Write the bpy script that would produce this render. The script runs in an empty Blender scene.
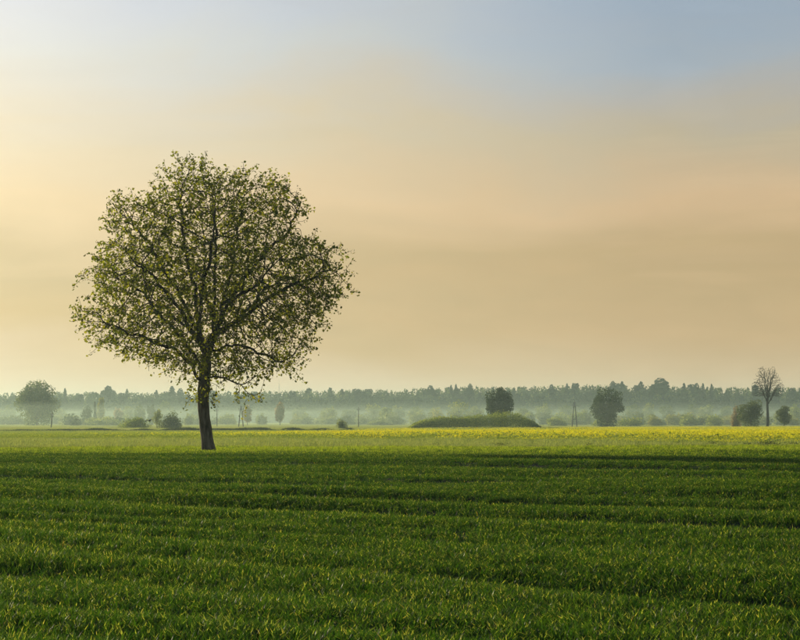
import bpy, math, random
import numpy as np
from mathutils import Vector

R = math.radians
rng = np.random.default_rng(11)
random.seed(11)
scene = bpy.context.scene
COL = scene.collection

# ------------------------------------------------------------------ camera
FPX, CAMZ, HOR = 2000.0, 1.36, 419.6          # focal length in photo pixels, eye height, horizon row
cam_data = bpy.data.cameras.new('camera')
cam_data.sensor_width = 36.0
cam_data.lens = 36.0 * FPX / 800.0
cam_data.shift_y = (HOR - 320.0) / 800.0
cam_data.clip_start = 0.1
cam_data.clip_end = 9000.0
cam = bpy.data.objects.new('camera', cam_data)
COL.objects.link(cam)
cam.location = (0, 0, CAMZ)
cam.rotation_euler = (R(90), 0, 0)
scene.camera = cam

# ------------------------------------------------------------------ view, engine
scene.render.engine = 'CYCLES'
scene.view_settings.view_transform = 'Standard'
scene.view_settings.look = 'None'
scene.view_settings.gamma = 1.0
scene.view_settings.exposure = 0.0
scene.view_settings.use_curve_mapping = False
cy = scene.cycles
cy.max_bounces = 8
cy.diffuse_bounces = 3
cy.glossy_bounces = 1
cy.transmission_bounces = 4
cy.transparent_max_bounces = 8
cy.volume_bounces = 0
cy.caustics_reflective = False
cy.caustics_refractive = False
cy.use_denoising = True
try:
    cy.denoiser = 'OPENIMAGEDENOISE'
    cy.denoising_prefilter = 'ACCURATE'
except Exception:
    pass

# ------------------------------------------------------------------ sun and sky
SUN_AZ, SUN_EL = R(-36), R(9.2)                 # azimuth measured from +Y towards +X
SUN_DIR = Vector((math.sin(SUN_AZ) * math.cos(SUN_EL), math.cos(SUN_AZ) * math.cos(SUN_EL), math.sin(SUN_EL)))
sun_data = bpy.data.lights.new('sun', 'SUN')
sun_data.energy = 4.6
sun_data.angle = R(1.2)
sun_data.color = (1.0, 0.85, 0.58)
sun = bpy.data.objects.new('sun', sun_data)
COL.objects.link(sun)
sun.rotation_euler = SUN_DIR.to_track_quat('Z', 'Y').to_euler()
sun.location = (-60, 80, 40)


def lin(r, g, b):
    f = lambda c: (c / 12.92) if c <= 0.04045 else ((c + 0.055) / 1.055) ** 2.4
    return (f(r / 255), f(g / 255), f(b / 255), 1.0)


world = bpy.data.worlds.new('World')
scene.world = world
world.use_nodes = True
WT = world.node_tree
WT.nodes.clear()


def wn(t, **kw):
    n = WT.nodes.new(t)
    for k, v in kw.items():
        setattr(n, k, v)
    return n


def wmath(op, a, b=None, c=None):
    n = wn('ShaderNodeMath', operation=op)
    for i, v in enumerate((a, b, c)):
        if v is None:
            continue
        if isinstance(v, (int, float)):
            n.inputs[i].default_value = v
        else:
            WT.links.new(v, n.inputs[i])
    return n.outputs[0]


w_out = wn('ShaderNodeOutputWorld')
sky = wn('ShaderNodeTexSky')
sky.sky_type = 'NISHITA'
sky.sun_disc = False
sky.sun_elevation = SUN_EL
sky.sun_rotation = SUN_AZ
sky.air_density = 1.0
sky.dust_density = 2.5
sky.ozone_density = 1.5
bg_sky = wn('ShaderNodeBackground')
bg_sky.inputs['Strength'].default_value = 0.06
WT.links.new(sky.outputs[0], bg_sky.inputs['Color'])

# thin veil of high cloud lit by the low sun, over the clear-sky model
tc = wn('ShaderNodeTexCoord')
sep = wn('ShaderNodeSeparateXYZ')
WT.links.new(tc.outputs['Generated'], sep.inputs[0])
mp = wn('ShaderNodeMapping')
mp.inputs['Scale'].default_value = (5.2, 5.2, 17.0)
mp.inputs['Rotation'].default_value = (0.0, R(1.2), 0.0)
WT.links.new(tc.outputs['Generated'], mp.inputs[0])
nz = wn('ShaderNodeTexNoise')
nz.inputs['Scale'].default_value = 1.0
nz.inputs['Detail'].default_value = 4.0
nz.inputs['Roughness'].default_value = 0.48
nz.inputs['Distortion'].default_value = 0.6
WT.links.new(mp.outputs[0], nz.inputs['Vector'])
mp2 = wn('ShaderNodeMapping')
mp2.inputs['Scale'].default_value = (8.0, 8.0, 42.0)
mp2.inputs['Location'].default_value = (3.1, 1.7, 0.4)
mp2.inputs['Rotation'].default_value = (0.0, R(-8), 0.0)
WT.links.new(tc.outputs['Generated'], mp2.inputs[0])
nz2 = wn('ShaderNodeTexNoise')
nz2.inputs['Scale'].default_value = 1.0
nz2.inputs['Detail'].default_value = 5.0
nz2.inputs['Roughness'].default_value = 0.58
nz2.inputs['Distortion'].default_value = 0.9
WT.links.new(mp2.outputs[0], nz2.inputs['Vector'])
n1c = wmath('SUBTRACT', nz.outputs[0], 0.5)
n2c = wmath('SUBTRACT', nz2.outputs[0], 0.5)
zz = wmath('ADD', sep.outputs[2], wmath('MULTIPLY', n1c, 0.085))
zz = wmath('MAXIMUM', zz, 0.0)
zz = wmath('POWER', zz, 0.5)                       # more ramp room near the horizon


def ramp(stops):
    n = wn('ShaderNodeValToRGB')
    el = n.color_ramp.elements
    while len(el) > 1:
        el.remove(el[-1])
    for i, (z, c) in enumerate(stops):
        e = el[0] if i == 0 else el.new(min(1.0, z ** 0.5))
        e.position = min(1.0, z ** 0.5)
        e.color = lin(*c)
    WT.links.new(zz, n.inputs[0])
    return n.outputs[0]


warm = ramp([(0, (230, 208, 174)), (.02, (231, 207, 170)), (.05, (220, 194, 143)), (.075, (215, 194, 149)), (.107, (251, 226, 180)),
             (.139, (246, 229, 194)), (.182, (239, 236, 224)), (.205, (232, 232, 233)), (.3, (200, 210, 224)), (.6, (120, 143, 182)), (1, (76, 104, 152))])
cool = ramp([(0, (224, 200, 160)), (.02, (221, 193, 152)), (.05, (206, 174, 128)), (.075, (197, 169, 124)), (.107, (216, 184, 142)),
             (.139, (194, 180, 152)), (.158, (182, 178, 170)), (.182, (167, 178, 188)), (.205, (160, 175, 190)), (.3, (142, 160, 186)), (.6, (98, 124, 166)), (1, (72, 100, 150))])
dot = wn('ShaderNodeVectorMath', operation='DOT_PRODUCT')
WT.links.new(tc.outputs['Generated'], dot.inputs[0])
dot.inputs[1].default_value = tuple(SUN_DIR)
ang = wmath('ARCCOSINE', wmath('MINIMUM', dot.outputs['Value'], 1.0))
mr = wn('ShaderNodeMapRange', interpolation_type='LINEAR')
mr.inputs['From Min'].default_value = R(22)
mr.inputs['From Max'].default_value = R(43)
WT.links.new(ang, mr.inputs['Value'])
mxf = wmath('ADD', mr.outputs[0], wmath('MULTIPLY', n2c, 0.40))
mxf = wmath('MINIMUM', wmath('MAXIMUM', mxf, 0.0), 1.0)
mix = wn('ShaderNodeMix', data_type='RGBA')
WT.links.new(mxf, mix.inputs['Factor'])
WT.links.new(warm, mix.inputs[6])
WT.links.new(cool, mix.inputs[7])
glow = wmath('ADD', 1.0, wmath('MULTIPLY', wmath('EXPONENT', wmath('MULTIPLY', ang, -1.0 / R(9))), 1.6))
glow = wmath('MULTIPLY', glow, wmath('ADD', 1.0, wmath('MULTIPLY', n2c, 0.30)))
dim = wn('ShaderNodeMapRange', interpolation_type='SMOOTHSTEP')     # the aureole keeps fading away from the sun
dim.inputs['From Min'].default_value = R(46)
dim.inputs['From Max'].default_value = R(150)
dim.inputs['To Min'].default_value = 1.0
dim.inputs['To Max'].default_value = 0.6
WT.links.new(ang, dim.inputs['Value'])
glow = wmath('MULTIPLY', glow, dim.outputs[0])
bg_veil = wn('ShaderNodeBackground')
WT.links.new(mix.outputs[2], bg_veil.inputs['Color'])
WT.links.new(glow, bg_veil.inputs['Strength'])
wmix = wn('ShaderNodeMixShader')
wmix.inputs[0].default_value = 0.9
WT.links.new(bg_sky.outputs[0], wmix.inputs[1])
WT.links.new(bg_veil.outputs[0], wmix.inputs[2])
WT.links.new(wmix.outputs[0], w_out.inputs['Surface'])


# ------------------------------------------------------------------ helpers
def px(x, Y):
    """metres to the right of the view axis for photo column x at distance Y"""
    return (x - 400.0) / FPX * Y


def pz(y, Y):
    """height above datum for photo row y at distance Y"""
    return CAMZ - (y - HOR) / FPX * Y


def mesh(name, verts, faces, smooth=False):
    """faces: (M,k) int array, or a list of such arrays"""
    me = bpy.data.meshes.new(name)
    verts = np.asarray(verts, dtype=np.float32).reshape(-1, 3)
    arrs = faces if isinstance(faces, list) else [faces]
    arrs = [np.asarray(a, dtype=np.int32) for a in arrs if len(a)]
    loops = np.concatenate([a.ravel() for a in arrs])
    sizes = np.concatenate([np.full(len(a), a.shape[1], dtype=np.int32) for a in arrs])
    starts = np.concatenate([[0], np.cumsum(sizes)[:-1]]).astype(np.int32)
    me.vertices.add(len(verts))
    me.vertices.foreach_set('co', verts.ravel())
    me.loops.add(len(loops))
    me.loops.foreach_set('vertex_index', loops)
    me.polygons.add(len(sizes))
    me.polygons.foreach_set('loop_start', starts)
    me.polygons.foreach_set('loop_total', sizes)
    if smooth:
        me.polygons.foreach_set('use_smooth', np.ones(len(sizes), dtype=bool))
    me.update(calc_edges=True)
    return me


def obj(name, me, mat=None, parent=None, link=True):
    if mat is not None and len(me.materials) == 0:
        for m in (mat if isinstance(mat, (list, tuple)) else [mat]):
            me.materials.append(m)
    o = bpy.data.objects.new(name, me)
    if link:
        COL.objects.link(o)
    if parent is not None:
        o.parent = parent
    return o


def tag(o, label=None, cat=None, group=None, kind=None):
    for k, v in (('label', label), ('category', cat), ('group', group), ('kind', kind)):
        if v:
            o[k] = v
    return o


def thing(name, label, cat, loc, group=None, rz=0.0):
    o = bpy.data.objects.new(name, None)
    o.empty_display_size = 0.5
    COL.objects.link(o)
    o.location = loc
    o.rotation_euler = (0, 0, rz)
    return tag(o, label, cat, group)


def copy_tree(src, loc, rz=0.0, scale=(1, 1, 1), label=None, group=None):
    c = src.copy()
    COL.objects.link(c)
    c.location, c.rotation_euler, c.scale = loc, (0, 0, rz), scale
    tag(c, label, None, group)
    for ch in src.children:
        d = ch.copy()
        COL.objects.link(d)
        d.parent = c
    return c


def vnoise(x, y, seed=0):
    """smooth value noise, -1..1"""
    x = np.asarray(x, dtype=np.float64)
    y = np.asarray(y, dtype=np.float64)
    xi, yi = np.floor(x).astype(np.int64), np.floor(y).astype(np.int64)
    xf, yf = x - xi, y - yi
    u, v = xf * xf * (3 - 2 * xf), yf * yf * (3 - 2 * yf)

    def h(a, b):
        n = (a * 374761393 + b * 668265263 + seed * 1442695041) & 0x7fffffff
        n = ((n ^ (n >> 13)) * 1274126177) & 0x7fffffff
        n = (n ^ (n >> 16)) & 0xffff
        return n / 32767.5 - 1.0
    return (h(xi, yi) * (1 - u) + h(xi + 1, yi) * u) * (1 - v) + (h(xi, yi + 1) * (1 - u) + h(xi + 1, yi + 1) * u) * v


def sstep(a, b, t):
    t = np.clip((np.asarray(t, dtype=np.float64) - a) / (b - a), 0, 1)
    return t * t * (3 - 2 * t)


def gz(x, y):
    """ground height: a gentle arable rise that falls away to a low plain"""
    x = np.asarray(x, dtype=np.float64)
    y = np.asarray(y, dtype=np.float64)
    base = -1.2 * sstep(96, 420, y)
    near = 1.0 - sstep(92, 130, y)
    # long shallow swells running across the view, dropping to the right
    a, b = x * 0.80 - y * 0.60, x * 0.60 + y * 0.80
    und = 0.13 * vnoise(b * 0.15 + 5, a * 0.03, 4) + 0.14 * vnoise(b * 0.38, a * 0.06, 3) + (0.075 * vnoise(b * 0.95 + 2, a * 0.13, 5)) * (1 - sstep(35, 70, y))
    und = und * (1 - .6 * sstep(55, 85, y))
    return base + (und - furrows(a, b)[0]) * near


# wheel ruts and furrows: offset across the drilling, half width, depth, start and end along it
TRACKS = [(17.2, .62, .16, -60, -14.0), (19.6, .6, .15, -60, -17), (25.3, .9, .20, -80, 60), (28.4, .8, .18, -26, 60), (22.4, .6, .14, -20, 60), (22.2, .5, .12, -70, -27),
          (31.6, .9, .18, -80, -24), (36.6, 1.1, .20, -29, 60), (40.2, .9, .16, -80, -38), (44.6, 1.3, .22, -80, 60), (57.5, 1.4, .20, -80, -52), (49.6, 1.1, .20, -46, 60), (54.0, 1.3, .26, -58, 60),
          (14.3, .5, .13, -10, 60), (12.2, .45, .12, -60, -11), (64.5, 1.3, .18, -90, -57), (9.8, .4, .11, -30, 60), (33.5, .7, .14, -27, 60)]


def furrows(a, b):
    """depth of the ruts, and a 0..1 mask of them"""
    dep = np.zeros_like(np.asarray(b, dtype=np.float64))
    msk = np.zeros_like(dep)
    for b0, wd, d, a0, a1 in TRACKS:
        bb = b0 + 0.55 * vnoise(a * 0.07, np.full_like(dep, b0), 31) + .18 * vnoise(a * .4, np.full_like(dep, b0), 32)
        k = np.exp(-((b - bb) / wd) ** 2) * sstep(a0 - 3, a0 + 3, a) * (1 - sstep(a1 - 3, a1 + 3, a)) * (.75 + .35 * vnoise(a * .25, np.full_like(dep, b0), 33))
        dep = np.maximum(dep, d * k)
        msk = np.maximum(msk, k)
    return dep, np.clip(msk, 0, 1)


# ------------------------------------------------------------------ materials
def material(name):
    m = bpy.data.materials.new(name)
    m.use_nodes = True
    m.node_tree.nodes.clear()
    return m, m.node_tree


def leaf_material(name, col, tcol, tmix=0.5, gloss=0.05, rough=0.45, var=0.35, hue=0.03, per='island'):
    """thin foliage: diffuse front, light shining through from behind, a faint waxy gloss"""
    m, t = material(name)
    N, L = t.nodes, t.links
    out = N.new('ShaderNodeOutputMaterial')
    if per == 'object':
        src = N.new('ShaderNodeObjectInfo').outputs['Random']
        g2 = N.new('ShaderNodeNewGeometry').outputs['Random Per Island']
        ad = N.new('ShaderNodeMath'); ad.operation = 'ADD'
        L.new(src, ad.inputs[0]); L.new(g2, ad.inputs[1])
        fr = N.new('ShaderNodeMath'); fr.operation = 'MULTIPLY'; fr.inputs[1].default_value = 0.5
        L.new(ad.outputs[0], fr.inputs[0])
        src = fr.outputs[0]
    else:
        src = N.new('ShaderNodeNewGeometry').outputs['Random Per Island']
    mv = N.new('ShaderNodeMapRange'); mv.inputs['To Min'].default_value = 1 - var; mv.inputs['To Max'].default_value = 1 + var
    L.new(src, mv.inputs['Value'])
    mh = N.new('ShaderNodeMapRange'); mh.inputs['To Min'].default_value = 0.5 + hue; mh.inputs['To Max'].default_value = 0.5 - hue
    L.new(src, mh.inputs['Value'])

    def hsv(c):
        h = N.new('ShaderNodeHueSaturation')
        h.inputs['Color'].default_value = (*c, 1)
        L.new(mv.outputs[0], h.inputs['Value'])
        L.new(mh.outputs[0], h.inputs['Hue'])
        return h.outputs[0]
    d = N.new('ShaderNodeBsdfDiffuse'); L.new(hsv(col), d.inputs['Color'])
    tr = N.new('ShaderNodeBsdfTranslucent'); L.new(hsv(tcol), tr.inputs['Color'])
    mx = N.new('ShaderNodeMixShader'); mx.inputs[0].default_value = tmix
    L.new(d.outputs[0], mx.inputs[1]); L.new(tr.outputs[0], mx.inputs[2])
    last = mx
    if gloss > 0:
        gl = N.new('ShaderNodeBsdfGlossy'); gl.inputs['Roughness'].default_value = rough
        gl.inputs['Color'].default_value = (1, 1, 1, 1)
        m2 = N.new('ShaderNodeMixShader'); m2.inputs[0].default_value = gloss
        L.new(mx.outputs[0], m2.inputs[1]); L.new(gl.outputs[0], m2.inputs[2])
        last = m2
    L.new(last.outputs[0], out.inputs['Surface'])
    return m


def rough_material(name, c1, c2, scale=(8, 8, 2), bump=0.4, rough=0.9, detail=6):
    m, t = material(name)
    N, L = t.nodes, t.links
    out = N.new('ShaderNodeOutputMaterial')
    b = N.new('ShaderNodeBsdfPrincipled'); b.inputs['Roughness'].default_value = rough
    b.inputs['Specular IOR Level'].default_value = 0.2
    tcn = N.new('ShaderNodeTexCoord'); mpn = N.new('ShaderNodeMapping'); mpn.inputs['Scale'].default_value = scale
    L.new(tcn.outputs['Object'], mpn.inputs[0])
    n = N.new('ShaderNodeTexNoise'); n.inputs['Scale'].default_value = 1.0; n.inputs['Detail'].default_value = detail
    L.new(mpn.outputs[0], n.inputs['Vector'])
    cr = N.new('ShaderNodeValToRGB')
    cr.color_ramp.elements[0].position, cr.color_ramp.elements[0].color = 0.32, (*c1, 1)
    cr.color_ramp.elements[1].position, cr.color_ramp.elements[1].color = 0.68, (*c2, 1)
    L.new(n.outputs[0], cr.inputs[0]); L.new(cr.outputs[0], b.inputs['Base Color'])
    bp = N.new('ShaderNodeBump'); bp.inputs['Strength'].default_value = bump; bp.inputs['Distance'].default_value = 0.05
    L.new(n.outputs[0], bp.inputs['Height']); L.new(bp.outputs[0], b.inputs['Normal'])
    L.new(b.outputs[0], out.inputs['Surface'])
    return m


M_BARK = rough_material('bark', (0.055, 0.047, 0.030), (0.25, 0.21, 0.14), (9, 9, 2.2), 0.9)
M_TWIG = rough_material('twig_bark', (0.022, 0.018, 0.013), (0.055, 0.043, 0.032), (12, 12, 5), 0.3)
M_FARBARK = rough_material('far_bark', (0.045, 0.036, 0.028), (0.09, 0.075, 0.06), (3, 3, 1), 0.3)
M_LEAF = leaf_material('young_leaf', (0.018, 0.027, 0.004), (0.40, 0.45, 0.020), 0.44, 0.010, 0.4, 0.5, 0.03)
M_WHEAT = leaf_material('wheat_blade', (0.012, 0.032, 0.004), (0.088, 0.205, 0.009), 0.50, 0.014, 0.35, 0.5, 0.035, per='object')
M_TIP = leaf_material('pale_glint_tip', (0.15, 0.19, 0.025), (0.58, 0.68, 0.06), 0.55, 0.03, 0.35, 0.5, 0.05, per='object')  # yellowish tip colour, lightened to paint in backlit specks
M_BRIGHT_EDGE = leaf_material('bright_edge_blade', (0.075, 0.12, 0.012), (0.50, 0.66, 0.03), 0.62, 0.02, 0.4, 0.35, 0.03, per='object')  # lighter crop green that paints in the backlit far edge
M_WHEATY = leaf_material('yellowed_blade', (0.30, 0.24, 0.03), (0.75, 0.55, 0.05), 0.5, 0.04, 0.4, 0.3, 0.03, per='object')
M_WEED = leaf_material('weed_leaf', (0.13, 0.165, 0.045), (0.44, 0.52, 0.10), 0.55, 0.03, 0.5, 0.4, 0.03, per='object')
M_DARKWEED = leaf_material('dark_weed_leaf', (0.06, 0.085, 0.024), (0.20, 0.26, 0.04), 0.42, 0.03, 0.5, 0.4, 0.03)
M_RAPELEAF = leaf_material('rape_leaf', (0.095, 0.14, 0.028), (0.42, 0.52, 0.05), 0.55, 0.03, 0.5, 0.4, 0.03, per='object')
M_RAPE = leaf_material('rape_petal', (0.82, 0.74, 0.02), (0.88, 0.82, 0.03), 0.60, 0.02, 0.5, 0.25, 0.02, per='object')
M_FAR = {
    'mid': leaf_material('foliage_mid_green', (0.070, 0.095, 0.030), (0.20, 0.26, 0.05), 0.45, 0, 0.5, 0.4, 0.03),
    'dark': leaf_material('foliage_dark_green', (0.034, 0.056, 0.022), (0.09, 0.14, 0.035), 0.38, 0, 0.5, 0.4, 0.02),
    'pale': leaf_material('foliage_pale_green', (0.14, 0.17, 0.06), (0.40, 0.46, 0.12), 0.5, 0, 0.5, 0.3, 0.03),
    'bright': leaf_material('foliage_spring_green', (0.13, 0.17, 0.035), (0.42, 0.50, 0.07), 0.5, 0, 0.5, 0.35, 0.03),
    'yellow': leaf_material('foliage_yellow_green', (0.20, 0.20, 0.035), (0.52, 0.52, 0.08), 0.5, 0, 0.5, 0.3, 0.03),
    'orange': leaf_material('foliage_orange_bud', (0.24, 0.19, 0.09), (0.52, 0.40, 0.17), 0.5, 0, 0.5, 0.3, 0.02),
    'conifer': leaf_material('foliage_conifer', (0.022, 0.038, 0.018), (0.04, 0.07, 0.02), 0.25, 0, 0.5, 0.35, 0.02),
    'willow': leaf_material('foliage_willow', (0.085, 0.115, 0.028), (0.42, 0.52, 0.07), 0.55, 0, 0.5, 0.4, 0.03),
}
M_TIMBER = rough_material('weathered_timber', (0.07, 0.06, 0.05), (0.14, 0.12, 0.10), (6, 6, 1), 0.3)
M_STEEL = rough_material('galvanised_steel', (0.25, 0.26, 0.27), (0.34, 0.35, 0.36), (5, 5, 5), 0.1, 0.5)
M_CERAMIC = rough_material('brown_ceramic', (0.06, 0.035, 0.025), (0.09, 0.05, 0.035), (20, 20, 20), 0.0, 0.2)
M_FEATHER = rough_material('dark_feather', (0.02, 0.02, 0.022), (0.06, 0.055, 0.05), (30, 30, 30), 0.2, 0.7)


def ground_material():
    m, t = material('field_and_meadow')
    N, L = t.nodes, t.links
    out = N.new('ShaderNodeOutputMaterial')
    b = N.new('ShaderNodeBsdfPrincipled'); b.inputs['Roughness'].default_value = 0.95
    b.inputs['Specular IOR Level'].default_value = 0.1
    geo = N.new('ShaderNodeNewGeometry')
    sp = N.new('ShaderNodeSeparateXYZ'); L.new(geo.outputs['Position'], sp.inputs[0])

    def noise(scale, detail=5, rough=0.55):
        mpn = N.new('ShaderNodeMapping'); mpn.inputs['Scale'].default_value = scale
        L.new(geo.outputs['Position'], mpn.inputs[0])
        n = N.new('ShaderNodeTexNoise'); n.inputs['Scale'].default_value = 1.0
        n.inputs['Detail'].default_value = detail; n.inputs['Roughness'].default_value = rough
        L.new(mpn.outputs[0], n.inputs['Vector'])
        return n.outputs[0]

    def two(c1, c2, fac, lo=0.35, hi=0.65):
        cr = N.new('ShaderNodeValToRGB')
        cr.color_ramp.elements[0].position, cr.color_ramp.elements[0].color = lo, (*c1, 1)
        cr.color_ramp.elements[1].position, cr.color_ramp.elements[1].color = hi, (*c2, 1)
        L.new(fac, cr.inputs[0])
        return cr.outputs[0]
    soil = two((0.010, 0.014, 0.005), (0.024, 0.028, 0.011), noise((9, 9, 9)))
    fallow = two((0.14, 0.16, 0.055), (0.22, 0.23, 0.09), noise((0.9, 0.5, 1)))
    meadow = two((0.20, 0.27, 0.055), (0.32, 0.37, 0.10), noise((0.03, 0.012, 1), 7, 0.65), 0.3, 0.7)

    def edge(y0, y1):
        wob = N.new('ShaderNodeMath'); wob.operation = 'MULTIPLY_ADD'; wob.inputs[1].default_value = (y1 - y0) * 0.8
        L.new(noise((0.12, 0.12, 0.12), 3), wob.inputs[0]); L.new(sp.outputs[1], wob.inputs[2])
        mrn = N.new('ShaderNodeMapRange'); mrn.inputs['From Min'].default_value = y0; mrn.inputs['From Max'].default_value = y1
        L.new(wob.outputs[0], mrn.inputs['Value'])
        return mrn.outputs[0]

    def mixc(f, a, c):
        mxn = N.new('ShaderNodeMix'); mxn.data_type = 'RGBA'
        L.new(f, mxn.inputs['Factor']); L.new(a, mxn.inputs[6]); L.new(c, mxn.inputs[7])
        return mxn.outputs[2]
    c = mixc(edge(97, 101), soil, fallow)
    c = mixc(edge(112, 140), c, meadow)
    L.new(c, b.inputs['Base Color'])
    bp = N.new('ShaderNodeBump'); bp.inputs['Strength'].default_value = 0.6; bp.inputs['Distance'].default_value = 0.08
    L.new(noise((5, 5, 5), 6), bp.inputs['Height']); L.new(bp.outputs[0], b.inputs['Normal'])
    L.new(b.outputs[0], out.inputs['Surface'])
    return m


# ------------------------------------------------------------------ ground
def graded(lo_far, lo, hi, hi_far, step, grow=1.13):
    a = list(np.arange(lo, hi + step * .5, step))
    s, v = step, a[-1]
    while v < hi_far:
        s *= grow; v += s; a.append(v)
    s, v = step, a[0]
    pre = []
    while v > lo_far:
        s *= grow; v -= s; pre.append(v)
    return np.array(pre[::-1] + a)


gx = graded(-3000, -32, 32, 3000, 0.6)
gy = graded(-900, -4, 112, 3300, 0.32, 1.10)
GX, GY = np.meshgrid(gx, gy)
GZ = gz(GX, GY)
nx, ny = len(gx), len(gy)
ii = (np.arange(ny - 1)[:, None] * nx + np.arange(nx - 1)[None, :]).ravel()
ground = obj('ground', mesh('ground', np.stack([GX.ravel(), GY.ravel(), GZ.ravel()], 1),
                            np.stack([ii, ii + 1, ii + nx + 1, ii + nx], 1), True), ground_material())
tag(ground, 'broad flat farmland ground running from the field to the far forest', 'ground', kind='structure')


# ------------------------------------------------------------------ scattering (uncountable crops and the far wood)
def scatter(name, pts, rot, scl, idx, protos, label, cat):
    me = bpy.data.meshes.new(name)
    n = len(pts)
    me.vertices.add(n)
    me.vertices.foreach_set('co', np.asarray(pts, dtype=np.float32).ravel())
    a = me.attributes.new('rot', 'FLOAT_VECTOR', 'POINT'); a.data.foreach_set('vector', np.asarray(rot, dtype=np.float32).ravel())
    a = me.attributes.new('scl', 'FLOAT_VECTOR', 'POINT'); a.data.foreach_set('vector', np.asarray(scl, dtype=np.float32).ravel())
    a = me.attributes.new('idx', 'INT', 'POINT'); a.data.foreach_set('value', np.asarray(idx, dtype=np.int32))
    coll = bpy.data.collections.new(name + '_plants')
    for p in protos:
        coll.objects.link(p)
    ng = bpy.data.node_groups.new(name + '_nodes', 'GeometryNodeTree')
    ng.interface.new_socket('Geometry', in_out='INPUT', socket_type='NodeSocketGeometry')
    ng.interface.new_socket('Geometry', in_out='OUTPUT', socket_type='NodeSocketGeometry')
    gi, go = ng.nodes.new('NodeGroupInput'), ng.nodes.new('NodeGroupOutput')
    ci = ng.nodes.new('GeometryNodeCollectionInfo')
    ci.inputs['Collection'].default_value = coll
    ci.inputs['Separate Children'].default_value = True
    ci.inputs['Reset Children'].default_value = True
    ip = ng.nodes.new('GeometryNodeInstanceOnPoints')
    ip.inputs['Pick Instance'].default_value = True

    def attr(nm, ty):
        q = ng.nodes.new('GeometryNodeInputNamedAttribute'); q.data_type = ty
        q.inputs['Name'].default_value = nm
        return q.outputs['Attribute']
    ng.links.new(gi.outputs[0], ip.inputs['Points'])
    ng.links.new(ci.outputs[0], ip.inputs['Instance'])
    ng.links.new(attr('idx', 'INT'), ip.inputs['Instance Index'])
    ng.links.new(attr('rot', 'FLOAT_VECTOR'), ip.inputs['Rotation'])
    ng.links.new(attr('scl', 'FLOAT_VECTOR'), ip.inputs['Scale'])
    ng.links.new(ip.outputs[0], go.inputs[0])
    o = bpy.data.objects.new(name, me)
    COL.objects.link(o)
    md = o.modifiers.new('scatter', 'NODES')
    md.node_group = ng
    return tag(o, label, cat, kind='stuff')


def blades(n, h0, h1, w, lean, spread, r, segs=3):
    """n curved tapering grass blades around the origin; returns verts, quads"""
    V, F = [], []
    base = 0
    for i in range(n):
        az = r.uniform(0, 2 * np.pi)
        h = r.uniform(h0, h1)
        ln = r.uniform(0.25, 1.0) * lean * h
        bx, by = r.normal(0, spread, 2)
        d = np.array([np.cos(az), np.sin(az)])
        tw = az + np.pi / 2 + r.normal(0, 0.5)
        s = np.array([np.cos(tw), np.sin(tw)])
        ww = w * r.uniform(0.7, 1.25)
        for k in range(segs + 1):
            t = k / segs
            c = np.array([bx, by]) + d * ln * t ** 2.1
            z = h * (t - 0.22 * (lean) * t ** 3)
            wk = ww * (1 - t ** 2.2) * (0.7 + 0.6 * t) + 0.0007
            V.append((c[0] - s[0] * wk / 2, c[1] - s[1] * wk / 2, z))
            V.append((c[0] + s[0] * wk / 2, c[1] + s[1] * wk / 2, z))
            if k:
                b = base + 2 * (k - 1)
                F.append((b, b + 1, b + 3, b + 2))
        base += 2 * (segs + 1)
    return np.array(V), np.array(F)


def leaf_quads(cent, nrm_bias, size, r, aspect=1.6, jitter=1.0):
    """one leaf-like bent rhombus per centre, roughly facing nrm_bias + noise"""
    n = len(cent)
    nr = nrm_bias + r.normal(0, jitter, (n, 3))
    nr /= np.linalg.norm(nr, axis=1, keepdims=True) + 1e-9
    t = r.normal(0, 1, (n, 3))
    t -= (t * nr).sum(1, keepdims=True) * nr
    t /= np.linalg.norm(t, axis=1, keepdims=True) + 1e-9
    b = np.cross(nr, t)
    L = (size * r.uniform(0.65, 1.35, n))[:, None]
    W = L / aspect
    bend = nr * L * r.uniform(-0.12, 0.12, (n, 1))
    v = np.stack([cent - t * L * .5, cent - b * W * .5 + t * L * .06 + bend, cent + t * L * .5, cent + b * W * .5 + t * L * .06 + bend], 1)
    f = np.arange(4 * n).reshape(n, 4)
    return v.reshape(-1, 3), f


# ---- the green cereal crop
def protos_wheat():
    out = []
    r = np.random.default_rng(5)
    for k in range(12):
        v, f = blades(20, 0.055, 0.135, 0.0072, 0.8, 0.055, r)
        me = mesh('wheat_tuft', v, f, True)
        for m_ in (M_WHEAT, M_TIP, M_WHEATY, M_BRIGHT_EDGE):
            me.materials.append(m_)
        mi = np.zeros(len(f), dtype=np.int32)
        if k >= 9:                                       # thin far-edge plants, backlit brightness put into their colour
            mi[:] = 3
        for q in range(20):
            if r.uniform() < .23:
                mi[q * 3 + 2] = 1                        # pale tips: yellowish growth plus sunlit specks put into the colour
        if k in (7, 8):                                  # a few tufts carry one yellowed blade
            mi[:3] = 2
        me.polygons.foreach_set('material_index', mi)
        out.append(obj('tuft_%02d' % k, me, None, None, False))
    return out


def crop_height(x, y):
    """relative crop height, with wheel tracks and thin, short-grown bands"""
    a, b = x * 0.80 - y * 0.60, x * 0.60 + y * 0.80      # a runs along the drilling, b across it
    warp = 0.9 * vnoise(a * 0.05, b * 0.05, 21)
    h = 1.0 + 0.20 * vnoise(b * 0.55 + warp, a * 0.10, 8) + 0.16 * vnoise(b * 1.9, a * 0.6, 9)
    return np.clip(h - 0.40 * furrows(a, b)[1], 0.35, 1.5)


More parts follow.
